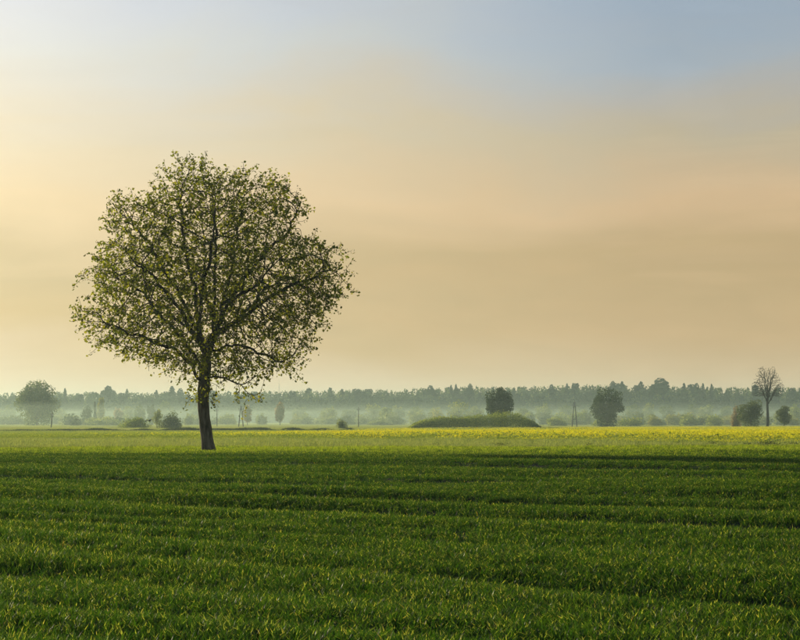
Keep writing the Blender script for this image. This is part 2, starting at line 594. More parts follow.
pts = []
for y0, y1, dens in ((5.5, 20, 165), (20, 40, 100), (40, 70, 56), (70, 98, 44)):
    hw = 0.23 * y1 + 3.0
    n = int((y1 - y0) * 2 * hw * dens)
    p = np.stack([rng.uniform(-hw, hw, n), rng.uniform(y0, y1, n)], 1)
    p = p[np.abs(p[:, 0]) < 0.23 * p[:, 1] + 3.0]
    pts.append(p)
wp = np.concatenate(pts)
ra, rr0 = rng.uniform(0, 6.28, 260), np.sqrt(rng.uniform(.08, 1.3, 260))
wp = np.concatenate([wp, np.stack([px(208, 88.0) + rr0 * np.cos(ra), 88.0 + rr0 * np.sin(ra)], 1)])   # unploughed ring round the tree
edge_y = 96.6 + 0.7 * vnoise(wp[:, 0] * 0.35, wp[:, 0] * 0, 41)
wp = wp[wp[:, 1] < edge_y]
hh = crop_height(wp[:, 0], wp[:, 1])
bright_edge_ = sstep(66, 92, wp[:, 1] + 2 * vnoise(wp[:, 0] * .2, wp[:, 1] * .2, 44))  # far strip of the crop: sparser, taller and painted brighter as if backlit
keep = rng.uniform(0, 1, len(wp)) < np.clip(hh * 1.6 - .3, 0.3, 1) * (1 - .72 * bright_edge_)
wp, hh, bright_edge_ = wp[keep], hh[keep], bright_edge_[keep]
n = len(wp)
far = sstep(25, 90, wp[:, 1])
hz = hh * rng.uniform(0.86, 1.14, n)
hx = (1.0 + 0.9 * far) * rng.uniform(0.9, 1.2, n)
hz = hz * (1 + .35 * bright_edge_)
hz = hz * (1 + rng.uniform(.3, 2.2, n) * np.exp(-(((wp[:, 0] - px(208, 88.0)) ** 2 + (wp[:, 1] - 88.0) ** 2) / 0.8)))   # uncut tuft round the trunk
ix = np.where(rng.uniform(0, 1, n) < bright_edge_ * .9, rng.integers(9, 12, n), rng.choice(9, n, p=[.97 / 7] * 7 + [.015] * 2))
scatter('wheat_crop', np.stack([wp[:, 0], wp[:, 1], gz(wp[:, 0], wp[:, 1]) - 0.01], 1),
        np.stack([rng.normal(0, .10, n), rng.normal(0, .10, n), rng.uniform(0, 6.28, n)], 1),
        np.stack([hx, hx, hz], 1), ix, protos_wheat(),
        'dense young green cereal crop with wheel tracks filling the near field', 'crop')


# ---- the rough grass margin behind the crop
def protos_margin():
    out = []
    r = np.random.default_rng(6)
    for k in range(6):
        v, f = blades(16, 0.06, 0.20, 0.016, 0.9, 0.14, r, 2)
        out.append(obj('margin_%02d' % k, mesh('margin_tuft', v, f, True), M_WEED, None, False))
    return out


n = 26000
mp_ = np.stack([rng.uniform(-42, 42, n), 96.8 + 46 * rng.uniform(0, 1, n) ** 1.3], 1)
s_ = rng.uniform(0.7, 1.5, n) * (1 + 0.35 * vnoise(mp_[:, 0] * .3, mp_[:, 1] * .1, 12))
scatter('margin_grass', np.stack([mp_[:, 0], mp_[:, 1], gz(mp_[:, 0], mp_[:, 1]) - .005], 1),
        np.stack([rng.normal(0, .1, n), rng.normal(0, .1, n), rng.uniform(0, 6.28, n)], 1),
        np.stack([s_, s_, s_], 1), rng.integers(0, 6, n), protos_margin(),
        'low greyish green rough grass strip between the crop and the yellow flowers', 'grass')


# ---- the flowering rape
def protos_rape():
    out = []
    r = np.random.default_rng(7)
    for k, (npl, fl) in enumerate([(15, 8), (15, 7), (15, 9), (14, 1), (14, 1), (14, 2), (15, 0), (15, 0)]):
        V, F, MI, off = [], [], [], 0
        for q in range(npl):
            bx, by = r.uniform(-1.1, 1.1, 2)
            h = r.uniform(0.30, 0.56) * (1.0 if fl else 0.8)
            nl = 8
            zc = r.uniform(0.05, 0.85, nl) * h
            c = np.stack([bx + r.normal(0, .09, nl), by + r.normal(0, .09, nl), zc], 1)
            v, f = leaf_quads(c, np.array([0, 0, .6]), 0.17, r, 2.2, 0.8)
            V.append(v); F.append(f + off); MI += [0] * len(f); off += len(v)
            st = np.array([[bx - .006, by, 0], [bx + .006, by, 0], [bx + .004, by, h], [bx - .004, by, h]])
            V.append(st); F.append(np.array([[0, 1, 2, 3]]) + off); MI.append(0); off += 4
            nf = fl if r.uniform() < (0.9 if fl > 3 else .35) else 0
            if nf:
                zc = h + r.normal(0, .045, nf) - 0.02
                c = np.stack([bx + r.normal(0, .075, nf), by + r.normal(0, .075, nf), zc], 1)
                v, f = leaf_quads(c, np.array([0, -.2, .5]), 0.065, r, 1.1, 0.8)
                V.append(v); F.append(f + off); MI += [1] * len(f); off += len(v)
        me = mesh('rape_patch', np.concatenate(V), np.concatenate(F))
        me.materials.append(M_RAPELEAF); me.materials.append(M_RAPE)
        me.polygons.foreach_set('material_index', np.array(MI, dtype=np.int32))
        out.append(obj('rape_%02d' % k, me, None, None, False))
    return out


pts = []
for y0, y1, dens in ((109, 170, .55), (170, 280, .42), (280, 450, .30), (450, 640, .22)):
    hw = 0.225 * y1 + 8
    n = int((y1 - y0) * 2 * hw * dens)
    p = np.stack([rng.uniform(-hw, hw, n), rng.uniform(y0, y1, n)], 1)
    pts.append(p)
rp = np.concatenate(pts)
col_ = 400 + rp[:, 0] / rp[:, 1] * FPX                       # direction from the gateway, used to lay out the field's oblique edges
near_edge = np.interp(col_, [-60, 110, 400, 800, 900], [158, 146, 136, 115, 111])
far_edge = np.interp(col_, [-60, 110, 330, 420, 800, 900], [430, 430, 440, 520, 600, 610])
ok = (rp[:, 1] > near_edge + 9 * vnoise(rp[:, 0] * .12, rp[:, 1] * .05, 14)) & (rp[:, 1] < far_edge)
rp, col_ = rp[ok], col_[ok]
n = len(rp)
bloom = np.interp(col_, [-60, 60, 130, 260, 420, 800], [.0, .0, .03, .09, .34, .90])
bloom = bloom * np.where(col_ < 330, 1 - .8 * sstep(250, 330, rp[:, 1]), 1.0)
bloom = bloom + 0.42 * vnoise(rp[:, 0] * .07, rp[:, 1] * .025, 15) * (bloom > .1)
ne = np.interp(col_, [-60, 110, 400, 800, 900], [158, 146, 136, 115, 111])
bloom *= 0.35 + 0.65 * sstep(0, 22, rp[:, 1] - ne)
u = rng.uniform(0, 1, n)
ix = np.where(u < bloom, rng.integers(0, 3, n), np.where(u < bloom + .22, rng.integers(3, 6, n), rng.integers(6, 8, n)))
s_ = rng.uniform(0.85, 1.15, n) * np.interp(col_, [0, 120, 330, 450], [.5, .6, .85, 1.0]) * (.45 + .55 * sstep(0, 26, rp[:, 1] - ne))
scatter('flowering_rape', np.stack([rp[:, 0], rp[:, 1], gz(rp[:, 0], rp[:, 1]) - .01], 1),
        np.stack([rng.normal(0, .02, n), rng.normal(0, .02, n), rng.uniform(0, 6.28, n)], 1),
        np.stack([s_ * 1.1, s_ * 1.1, s_], 1), ix, protos_rape(),
        'band of yellow flowering plants and green leaves beyond the crop', 'flowers')


# ---- grass of the misty meadow
def protos_meadow():
    out = []
    r = np.random.default_rng(9)
    for k in range(4):
        v, f = blades(150, 0.12, 0.34, 0.03, 0.8, 0.2, r, 2)
        off = np.repeat(np.stack([r.uniform(-3, 3, 150), r.uniform(-1.5, 1.5, 150), np.zeros(150)], 1), 6, axis=0)
        out.append(obj('meadow_%02d' % k, mesh('meadow_tuft', v + off, f, True), M_MEADOW[k % 2], None, False))
    return out


M_MEADOW = [leaf_material('meadow_blade', (0.13, 0.17, 0.04), (0.48, 0.56, 0.09), 0.55, 0.02, 0.5, 0.35, 0.03, per='object'),
            leaf_material('meadow_blade_pale', (0.17, 0.19, 0.06), (0.56, 0.58, 0.14), 0.55, 0.02, 0.5, 0.35, 0.03, per='object')]
n = 9000
yy = 330 + 1150 * rng.uniform(0, 1, n) ** 1.5
xx = rng.uniform(-1, 1, n) * (.23 * yy + 10)
sel = yy > np.interp(400 + xx / yy * FPX, [-60, 110, 330, 420, 800, 900], [430, 430, 440, 520, 600, 610]) + 4
xx, yy = xx[sel], yy[sel]
n = len(xx)
s_ = rng.uniform(.7, 1.25, n)
scatter('meadow_grass', np.stack([xx, yy, gz(xx, yy) - .01], 1), np.stack([0 * xx, 0 * xx, rng.uniform(-.3, .3, n)], 1), np.stack([s_ * 1.5, s_, s_], 1),
        rng.integers(0, 4, n), protos_meadow(), 'pale green grass of the misty meadow in front of the forest', 'grass')


# ---- dark sedge along the drainage ditch
M_SEDGE = leaf_material('sedge_blade', (0.04, 0.055, 0.018), (0.10, 0.13, 0.03), 0.35, 0.02, 0.5, 0.4, 0.03, per='object')


def protos_sedge():
    out = []
    r = np.random.default_rng(8)
    for k in range(4):
        v, f = blades(30, 0.35, 0.85, 0.05, 0.5, 0.28, r, 2)
        out.append(obj('sedge_%02d' % k, mesh('sedge_tuft', v, f, True), M_SEDGE, None, False))
    return out


n = 2600
t_ = rng.uniform(0, 1, n)
sx = px(-30 + 380 * t_, 445.0)
sy = 452 + 6 * t_ + rng.normal(0, 1.3, n)
s_ = rng.uniform(.7, 1.2, n) * np.clip(.85 + .4 * vnoise(t_ * 25, t_ * 0, 3), .3, 1.2)
scatter('ditch_sedge', np.stack([sx, sy, gz(sx, sy) - .02], 1), np.stack([0 * t_, 0 * t_, rng.uniform(0, 6.28, n)], 1),
        np.stack([s_, s_, s_], 1), rng.integers(0, 4, n), protos_sedge(),
        'dark line of sedge growing along the ditch before the misty meadow', 'sedge')


# ------------------------------------------------------------------ tubes and trees
def tube(points, radii, sides, cap=True):
    P = np.asarray(points, dtype=np.float64)
    rad = np.asarray(radii, dtype=np.float64)
    n = len(P)
    T = np.gradient(P, axis=0)
    T /= np.linalg.norm(T, axis=1, keepdims=True) + 1e-12
    ref = np.array([0.31, 0.95, 0.05])
    if abs(T[0] @ ref) > .9:
        ref = np.array([1.0, 0, 0])
    U = np.empty_like(P)
    u = ref - (ref @ T[0]) * T[0]
    for i in range(n):
        u = u - (u @ T[i]) * T[i]
        u = u / (np.linalg.norm(u) + 1e-12)
        U[i] = u
    W = np.cross(T, U)
    a = np.arange(sides) * 2 * np.pi / sides
    ring = P[:, None, :] + rad[:, None, None] * (np.cos(a)[None, :, None] * U[:, None, :] + np.sin(a)[None, :, None] * W[:, None, :])
    V = ring.reshape(-1, 3)
    i = np.arange(n - 1)[:, None] * sides
    j = np.arange(sides)[None, :]
    k = (j + 1) % sides
    F = np.stack([i + j, i + k, i + sides + k, i + sides + j], -1).reshape(-1, 4)
    if cap:
        V = np.concatenate([V, P[-1:] + T[-1:] * rad[-1]])
        m = (n - 1) * sides
        tip = len(V) - 1
        F = np.concatenate([F, np.array([[m + q, m + (q + 1) % sides, tip, tip] for q in range(sides)])])
        F3 = F[-sides:, :3]
        return V, F[:-sides], F3
    return V, F, np.zeros((0, 3), dtype=int)


def join(parts):
    V, Q, T, off = [], [], [], 0
    for v, q, t in parts:
        V.append(v); Q.append(np.asarray(q) + off)
        if len(t):
            T.append(np.asarray(t) + off)
        off += len(v)
    fs = [np.concatenate(Q)]
    if T:
        fs.append(np.concatenate(T))
    return np.concatenate(V), fs


def colonise(pos, par, att, step, infl, kill, iters, r, up=0.0, keep=0.0, jit=.16):
    """grow a branch skeleton towards attraction points (space colonisation)"""
    pos = [np.asarray(p, dtype=np.float64) for p in pos]
    par = list(par)
    A = np.asarray(att)
    P = np.array(pos)
    best = np.full(len(A), 1e9)
    who = np.zeros(len(A), dtype=int)
    for s in range(0, len(P), 200):
        d = np.linalg.norm(A[:, None, :] - P[None, s:s + 200, :], axis=2)
        m = d.argmin(1)
        dm = d[np.arange(len(A)), m]
        w = dm < best
        best[w], who[w] = dm[w], m[w] + s
    for it in range(iters):
        act = best < infl
        if not act.any():
            break
        P = np.array(pos)
        dirs = A[act] - P[who[act]]
        dirs /= np.linalg.norm(dirs, axis=1, keepdims=True) + 1e-9
        acc = np.zeros((len(P), 3))
        np.add.at(acc, who[act], dirs)
        ids = np.unique(who[act])
        d = acc[ids]
        d /= np.linalg.norm(d, axis=1, keepdims=True) + 1e-9
        pd = P[ids] - P[np.maximum(np.array(par)[ids], 0)]
        pd /= np.linalg.norm(pd, axis=1, keepdims=True) + 1e-9
        d = d + keep * pd + r.normal(0, jit, d.shape) + np.array([0, 0, up])
        d /= np.linalg.norm(d, axis=1, keepdims=True)
        new = P[ids] + d * step
        n0 = len(pos)
        pos.extend(list(new))
        par.extend(list(ids))
        dn = np.linalg.norm(A[:, None, :] - new[None], axis=2)
        m = dn.argmin(1)
        dm = dn[np.arange(len(A)), m]
        w = dm < best
        best[w], who[w] = dm[w], m[w] + n0
        kidn = np.bincount(np.array(par)[np.array(par) >= 0], minlength=len(pos))
        live = (best > kill) & (kidn[who] < 4)
        if live.sum() == 0:
            break
        A, best, who = A[live], best[live], who[live]
    return np.array(pos), np.array(par)


def chains(P, par):
    n = len(P)
    kids = [[] for _ in range(n)]
    for i in range(n):
        if par[i] >= 0:
            kids[par[i]].append(i)
    cnt = np.zeros(n)
    order = np.argsort(-np.arange(n))                       # parents always precede children
    for i in order:
        if not kids[i]:
            cnt[i] = 1
        if par[i] >= 0:
            cnt[par[i]] += cnt[i]
    out, stack = [], [0]
    while stack:
        s = stack.pop()
        ch = [par[s], s] if par[s] >= 0 else [s]
        c = s
        while kids[c]:
            ks = sorted(kids[c], key=lambda q: -cnt[q])
            stack.extend(ks[1:])
            c = ks[0]
            ch.append(c)
        out.append(ch)
    return out, cnt, kids


def smooth_line(pts, step):
    """resample a control polyline as a Catmull-Rom curve"""
    p = np.asarray(pts, dtype=np.float64)
    p = np.concatenate([2 * p[:1] - p[1:2], p, 2 * p[-1:] - p[-2:-1]])
    res = [p[1]]
    for i in range(1, len(p) - 2):
        m = max(2, int(np.linalg.norm(p[i + 1] - p[i]) / step))
        for k in range(1, m + 1):
            t = k / m
            a, b, c, d = p[i - 1], p[i], p[i + 1], p[i + 2]
            res.append(0.5 * (2 * b + (c - a) * t + (2 * a - 5 * b + 4 * c - d) * t * t + (3 * b - 3 * c + d - a) * t ** 3))
    return np.array(res)


# ------------------------------------------------------------------ the lone tree
def lone_tree():
    D = 88.0
    r = np.random.default_rng(2024)
    bx = px(208, D)
    root = thing('broadleaf_tree', 'large lone broadleaf tree with wide rounded airy crown and bent trunk at the crop edge', 'tree', (bx, D, 0))

    def q(x, y, dep=0.0):
        return (px(x, D) - bx, dep, pz(y, D))
    step = 0.20
    pos, par = [], []

    def grow(ctrl, start=None):
        line = smooth_line(ctrl, step)
        w_ = np.cumsum(r.normal(0, .05, (len(line), 3)), axis=0)
        w_ -= np.linspace(0, 1, len(line))[:, None] * w_[-1]
        if start is not None:
            line = line + w_
        if start is None:
            prev = -1
        else:
            prev = start
            line = line[1:]
        ids = []
        for p in line:
            pos.append(p); par.append(prev)
            prev = len(pos) - 1
            ids.append(prev)
        return ids

    def near(p):
        return int(np.argmin(np.linalg.norm(np.array(pos) - np.array(p), axis=1)))

    trunk_ids = grow([(0.05, 0, -0.15), q(208.3, 448, 0), q(205.8, 430, .02), q(203.8, 412, .05), q(203.2, 395, .05), q(204.5, 378, .05), q(206, 360, .03), q(206.5, 347, 0)])
    limbs = [
        [(206.3, 352, 0), (201, 338, -.1), (196, 312, -.3), (193.5, 275, -.5), (189, 235, -.6), (183, 192, -.7)],
        [(206, 362, .03), (214, 338, .25), (221, 310, .4), (227, 278, .5), (234, 240, .7), (241, 198, .8)],
        [(206.5, 347, 0), (207.5, 315, .35), (205, 275, .7), (209, 225, .9), (212, 178, 1.0)],
        [(214.5, 336, .3), (234, 324, .2), (262, 305, -.2), (298, 287, -.6), (328, 272, -.8)],
        [(221, 310, .4), (240, 286, .8), (262, 258, 1.1), (284, 232, 1.3), (298, 204, 1.3)],
        [(204.5, 374, .05), (192, 352, .2), (178, 334, .5), (162, 314, .7), (138, 290, .9), (110, 272, 1.0)],
        [(203.5, 384, .05), (190, 366, -.3), (175, 350, -.6), (148, 336, -1.0), (112, 326, -1.2)],
        [(199, 330, -.2), (186, 300, -.2), (168, 268, -.1), (146, 238, 0), (126, 212, 0)],
        [(208, 350, .1), (234, 345, -.6), (258, 350, -1.1), (284, 364, -1.5)],
        [(205, 357, 0), (202, 335, -1.0), (206, 305, -2.1), (214, 270, -3.2), (222, 240, -4.0)],
        [(206, 355, 0), (211, 330, 1.1), (204, 300, 2.2), (197, 265, 3.3), (196, 238, 4.0)],
        [(206.2, 350, 0), (221, 322, -1.0), (244, 300, -2.1), (268, 282, -3.2)],
        [(205, 360, 0), (188, 334, 1.0), (168, 312, 2.2), (150, 298, 3.2)],
        [(201, 338, -.1), (184, 312, -1.3), (164, 290, -2.4), (146, 270, -3.4)],
        [(214.5, 336, .3), (236, 312, 1.4), (258, 292, 2.6), (274, 276, 3.5)],
        [(203.5, 386, .0), (215, 378, -.5), (236, 384, -.7), (250, 394, -.8)],
    ]
    for ctrl in limbs:
        c = [q(*k) for k in ctrl]
        s = near(c[0])
        c[0] = pos[s]
        grow(c, s)
    # crown envelope: radius by direction, from the left and right profiles, turned about the trunk axis
    outline = [(195, 154), (222, 160), (240, 167), (256, 171), (272, 174), (297, 177), (306, 188), (312, 206), (312, 230), (340, 247), (351, 270), (347, 302), (332, 318),
               (325, 342), (312, 360), (302, 382), (282, 376), (266, 386), (240, 388), (212, 382), (190, 384), (160, 374), (135, 366), (106, 356), (80, 337), (75, 318), (85, 297),
               (77, 276), (92, 250), (104, 222), (106, 199), (126, 195), (140, 203), (146, 188), (157, 170), (166, 160), (180, 155)]
    cx_, cy_ = 210.0, 280.0
    oa = np.array([math.atan2(-(y - cy_), x - cx_) for x, y in outline])
    orr = np.array([math.hypot(x - cx_, y - cy_) for x, y in outline]) * D / FPX
    o = np.argsort(oa)
    oa, orr = oa[o], orr[o]
    oa = np.concatenate([oa - 2 * np.pi, oa, oa + 2 * np.pi]); orr = np.tile(orr, 3)
    fine = np.linspace(-2 * np.pi, 2 * np.pi, 721)
    rf = np.interp(fine, oa, orr)
    sm = np.convolve(np.pad(rf, 30, mode='wrap'), np.ones(61) / 61, mode='valid')
    oa, orr = fine, np.minimum(sm + 1.5 * (rf - sm), rf * 1.025)
    ctr = np.array([px(cx_, D) - bx, 0, pz(cy_, D)])

    def rmax(d):
        e = np.arcsin(np.clip(d[:, 2], -1, 1))
        w = (1 + d[:, 0] / (np.linalg.norm(d[:, :2], axis=1) + 1e-9)) / 2
        rr = np.interp(e, oa, orr)
        rl = np.interp(np.pi - e, oa, orr)
        lob = 1 + .06 * np.sin(5 * np.arctan2(d[:, 1], d[:, 0]) + 4 * e) * (1 - np.abs(2 * w - 1))
        az = np.arctan2(d[:, 1], d[:, 0])
        rag = 1 + .035 * vnoise(az * 4.2 + 9, e * 6.5, 81) + .06 * vnoise(az * 9, e * 13, 82)
        return (w * rr + (1 - w) * rl) * lob * rag
    m = 110000
    pts = r.uniform(-1, 1, (m, 3)) * np.array([6.6, 6.4, 6.2])
    rad = np.linalg.norm(pts, axis=1)
    ok = rad < rmax(pts / (rad[:, None] + 1e-9)) * 0.93
    rel = rad / rmax(pts / (rad[:, None] + 1e-9))
    ok &= r.uniform(0, 1, m) < (0.42 + 0.58 * rel ** 1.5)
    clump = np.sin(pts[:, 0] * 1.9 + 1) * np.sin(pts[:, 1] * 2.1 + 2) * np.sin(pts[:, 2] * 2.0 + .5)
    ok &= clump > -0.22 + .2 * r.normal(0, 1, m)
    att = (pts[ok] + ctr)[:13000]
    low = np.array([q(r.uniform(234, 262), r.uniform(384, 402), r.uniform(-1.3, .3)) for _ in range(60)]
                   + [q(r.uniform(190, 214), r.uniform(372, 404), r.uniform(-.9, .5)) for _ in range(130)])
    att = np.concatenate([att, low])
    P, pr = colonise(pos, par, att, step, 2.4, 0.25, 90, r, .06, .75, .12)
    # this year's shoots: straight sprays carried past the ends of the twigs
    has = np.zeros(len(P), dtype=bool)
    has[pr[pr >= 0]] = True
    exP, exQ = list(P), list(pr)
    for e_ in np.where(~has)[0]:
        rel_ = P[e_] - ctr
        rr_ = np.linalg.norm(rel_)
        edge_ = rr_ / float(rmax((rel_ / rr_)[None])[0])
        if r.uniform() > (.75 if edge_ > .72 else .25):
            continue
        dv = P[e_] - P[pr[e_]]
        dv = dv / (np.linalg.norm(dv) + 1e-9) * .6 + rel_ / rr_ * .7 + np.array([0, 0, .25]) + r.normal(0, .22, 3)
        dv /= np.linalg.norm(dv)
        last = e_
        for k in range(int(r.integers(1, 4))):
            exP.append(exP[last] + dv * .17 + r.normal(0, .02, 3)); exQ.append(last); last = len(exP) - 1
    P, pr = np.array(exP), np.array(exQ)
    ch, cnt, kids = chains(P, pr)
    nodeR = 0.0090 * cnt ** 0.44
    scale = 0.255 / nodeR[trunk_ids[3]]
    nodeR = np.maximum(nodeR * np.where(cnt > 30, scale, 1 + (scale - 1) * cnt / 30), 0.0085)
    twigs = []
    n_limb = 0
    print('lone tree nodes', len(P), 'chains', len(ch), 'trunk scale', scale)
    for c in ch:
        pts_ = P[c].copy()
        rd = nodeR[c].copy()
        if pr[c[0]] >= 0 or len(c) > 1 and c[0] != 0:
            rd[0] = min(rd[0], rd[1] * 1.15)
        if c[0] == 0:
            # trunk: flared, ridged, finely ringed up to the fork and then on along the leading limb
            line = smooth_line(pts_[:min(len(pts_), 46)], 0.07)
            s_old = np.concatenate([[0], np.cumsum(np.linalg.norm(np.diff(pts_[:min(len(pts_), 46)], axis=0), axis=1))])
            s_new = np.concatenate([[0], np.cumsum(np.linalg.norm(np.diff(line, axis=0), axis=1))])
            rr = np.interp(s_new / s_new[-1] * s_old[-1], s_old, rd[:len(s_old)])
            rr = rr * (1 + 0.36 * np.exp(-s_new / 0.28)) * (1 + .035 * np.sin(s_new * 2.3) + .02 * np.sin(s_new * 7.1))
            v, f, t3 = tube(line, rr, 28)
            body = v[:-1].reshape(len(line), 28, 3)
            a = np.arange(28) * 2 * np.pi / 28
            ax = line[:, None, :]
            ridge = 1 + 0.045 * vnoise(a[None, :] * 3.2 + .25 * s_new[:, None], s_new[:, None] * 1.1 + 0 * a[None, :], 51) \
                + 0.03 * vnoise(a[None, :] * 7, s_new[:, None] * 2.6 + 0 * a[None, :], 52) \
                + (0.10 * np.cos(a * 5 + .6))[None, :] * np.exp(-s_new / .45)[:, None]
            body = ax + (body - ax) * ridge[:, :, None]
            v = np.concatenate([body.reshape(-1, 3), v[-1:]])
            obj('trunk', mesh('trunk', v, [f, t3], True), M_BARK, root)
            if len(pts_) > 46:
                twigs.append(tube(pts_[45:], rd[45:], 8))
        elif rd[0] > 0.075:
            line = smooth_line(pts_, 0.15)
            s_old = np.concatenate([[0], np.cumsum(np.linalg.norm(np.diff(pts_, axis=0), axis=1))])
            s_new = np.concatenate([[0], np.cumsum(np.linalg.norm(np.diff(line, axis=0), axis=1))])
            rr = np.interp(s_new / s_new[-1] * s_old[-1], s_old, rd)
            v, f, t3 = tube(line, rr, 10)
            obj('limb', mesh('limb', v, [f, t3], True), M_TWIG, root)
            n_limb += 1
        else:
            twigs.append(tube(pts_, rd, 6 if rd[0] > .03 else 3))
    v, f = join(twigs)
    tag(obj('twigs', mesh('twigs', v, f, True), M_TWIG, root), kind='stuff')
    # leaves: small sprays at and just behind the shoot ends
    tip = np.where(cnt <= 2)[0]
    end = np.where(cnt <= 1)[0]
    hgt = P[:, 2]
    w_tip = np.repeat(tip, r.choice([0, 1, 2, 3], len(tip), p=[.25, .3, .25, .2]))
    w_end = np.repeat(end, r.choice([2, 3, 4, 6], len(end), p=[.2, .3, .3, .2]))
    base = np.concatenate([w_tip, w_end])
    outw = P[base] - ctr
    outw /= np.linalg.norm(outw, axis=1, keepdims=True)
    cen = P[base] + r.normal(0, .075, (len(base), 3)) + outw * r.uniform(0, .10, (len(base), 1)) - np.array([0, 0, .03])
    dens = 0.59 + .09 * np.sign(hgt[base] - 6)
    keep_ = r.uniform(0, 1, len(base)) < dens
    cen, outw = cen[keep_], outw[keep_]
    v, f = leaf_quads(cen, outw * .35 + np.array([0, 0, .45]), 0.128, r, 1.35, 0.75)
    print('leaves', len(f), 'limbs', n_limb, 'twig verts')
    tag(obj('foliage', mesh('foliage', v, f), M_LEAF, root), kind='stuff')


lone_tree()


# ------------------------------------------------------------------ middle-distance trees, shrubs and the forest
def crown_points(kind, n, r, lobes=26):
    """unit crown: x,y in -1..1, z in 0..1; returns positions and outward directions"""
    if kind == 'conifer':
        t = r.uniform(0, 1, n) ** 1.5
        tier = 0.86 + .28 * np.abs(np.sin(t * 26 + r.normal(0, .25, n)))
        a = r.uniform(0, 2 * np.pi, n)
        q = (1 - t) ** .66 * tier * np.sqrt(r.uniform(.25, 1, n)) * (1 + .18 * np.sin(3 * a + t * 9)) + .015
        p = np.stack([q * np.cos(a), q * np.sin(a), t], 1)
        d = np.stack([np.cos(a), np.sin(a), 0 * a + .25], 1)
        return p, d
    if kind == 'pine':
        k = 9
        c = np.stack([r.normal(0, .33, k), r.normal(0, .33, k), r.uniform(.45, .9, k)], 1)
        rad = r.uniform(.28, .5, k)
        s = np.array([1, 1, .34])
    elif kind == 'poplar':
        k = 16
        z = np.linspace(.12, .92, k)
        c = np.stack([r.normal(0, .25, k), r.normal(0, .25, k), z], 1)
        rad = .72 * np.sin(np.pi * (z * .85 + .10)) + .12
        s = np.array([1, 1, .17])
    elif kind == 'bush':
        k = lobes
        a = r.uniform(0, 2 * np.pi, k); e = np.arcsin(r.uniform(0, 1, k))
        q = r.uniform(.35, .78, k)
        c = np.stack([q * np.cos(a) * np.cos(e), q * np.sin(a) * np.cos(e), q * np.sin(e) * .95 + .03], 1)
        rad = r.uniform(.20, .36, k)
        s = np.array([1, 1, .85])
    else:                                                    # round crown on a stem
        k = lobes
        a = r.uniform(0, 2 * np.pi, k); e = np.arcsin(r.uniform(-1, 1, k))
        q = r.uniform(.40, .80, k)
        c = np.stack([q * np.cos(a) * np.cos(e), q * np.sin(a) * np.cos(e), .48 + .50 * q * np.sin(e)], 1)
        rad = r.uniform(.20, .34, k)
        s = np.array([1, 1, .45])
    w = rad ** 2
    li = r.choice(len(c), n, p=w / w.sum())
    d = r.normal(0, 1, (n, 3))
    d /= np.linalg.norm(d, axis=1, keepdims=True)
    p = c[li] + d * (rad[li] * r.uniform(.45, 1.05, n) ** .6)[:, None] * s
    if kind == 'round':
        rho = np.sqrt(p[:, 0] ** 2 + p[:, 1] ** 2 + ((p[:, 2] - .5) / .5) ** 2)
        k_ = np.where(rho > 1, rho ** -1.0, 1.0)[:, None]
        p = (p - [0, 0, .5]) * k_ + [0, 0, .5]
        sk = r.uniform(0, 1, n) < .15                        # skirt of low growth
        a = r.uniform(0, 6.28, n); q = np.sqrt(r.uniform(.1, 1, n)) * .52
        p = np.where(sk[:, None], np.stack([q * np.cos(a), q * np.sin(a), r.uniform(-.05, .36, n)], 1), p)
        return p, d
    p[:, 2] = np.where(p[:, 2] < 0.01, r.uniform(.01, .2, n), p[:, 2])
    return p, d


def make_tree(name, kind, wid, hgt, n, leaf, mat, seed, stem=True, parent=None, link=True):
    """parts of one tree in its own space; returns list of (part name, mesh, material)"""
    r = np.random.default_rng(seed)
    p, d = crown_points(kind, n, r, int(30 + 1.6 * wid))
    off = .06 if kind == 'round' else (.10 if kind in ('poplar', 'conifer') else (.25 if kind == 'pine' else 0.0))
    low = off * hgt * (.5 if kind == 'round' else 1)
    p = p * np.array([wid / 2, wid / 2, hgt - low]) + np.array([0, 0, low])
    v, f = leaf_quads(p, d * .8 + np.array([0, 0, .3]), leaf, r, 1.25, .6)
    crown = mesh('crown', v, f)
    parts = [('crown', crown, mat)]
    segs = []
    if kind == 'bush':
        for k in range(7):
            a = r.uniform(0, 6.28)
            e = np.array([math.cos(a), math.sin(a), 0]) * wid * r.uniform(.15, .33)
            segs.append(tube(smooth_line([e * .15, e * .5 + [0, 0, hgt * .3], e + [0, 0, hgt * .72]], .4), np.linspace(.05, .015, len(smooth_line([e * .15, e * .5 + [0, 0, hgt * .3], e + [0, 0, hgt * .72]], .4))), 5))
        nm = 'stems'
    else:
        top = hgt * (.95 if kind in ('conifer', 'pine', 'poplar') else .62)
        line = smooth_line([(0, 0, -.3), (r.normal(0, .12), r.normal(0, .12), top * .35), (r.normal(0, .25), r.normal(0, .25), top)], .8)
        segs.append(tube(line, np.linspace(.020, .005, len(line)) * hgt, 7))
        if kind in ('round', 'pine'):
            for k in range(8):
                a = k * .785 + r.uniform(0, .5)
                z0 = hgt * r.uniform(.22, .5)
                e = np.array([math.cos(a), math.sin(a), 0]) * wid * r.uniform(.22, .36)
                l2 = smooth_line([(0, 0, z0), e * .5 + [0, 0, z0 + hgt * .10], e + [0, 0, z0 + hgt * .26]], .8)
                segs.append(tube(l2, np.linspace(.009, .003, len(l2)) * hgt, 5))
        nm = 'trunk'
    v, f = join(segs)
    parts.append((nm, mesh(nm, v, f, True), M_FARBARK))
    return parts


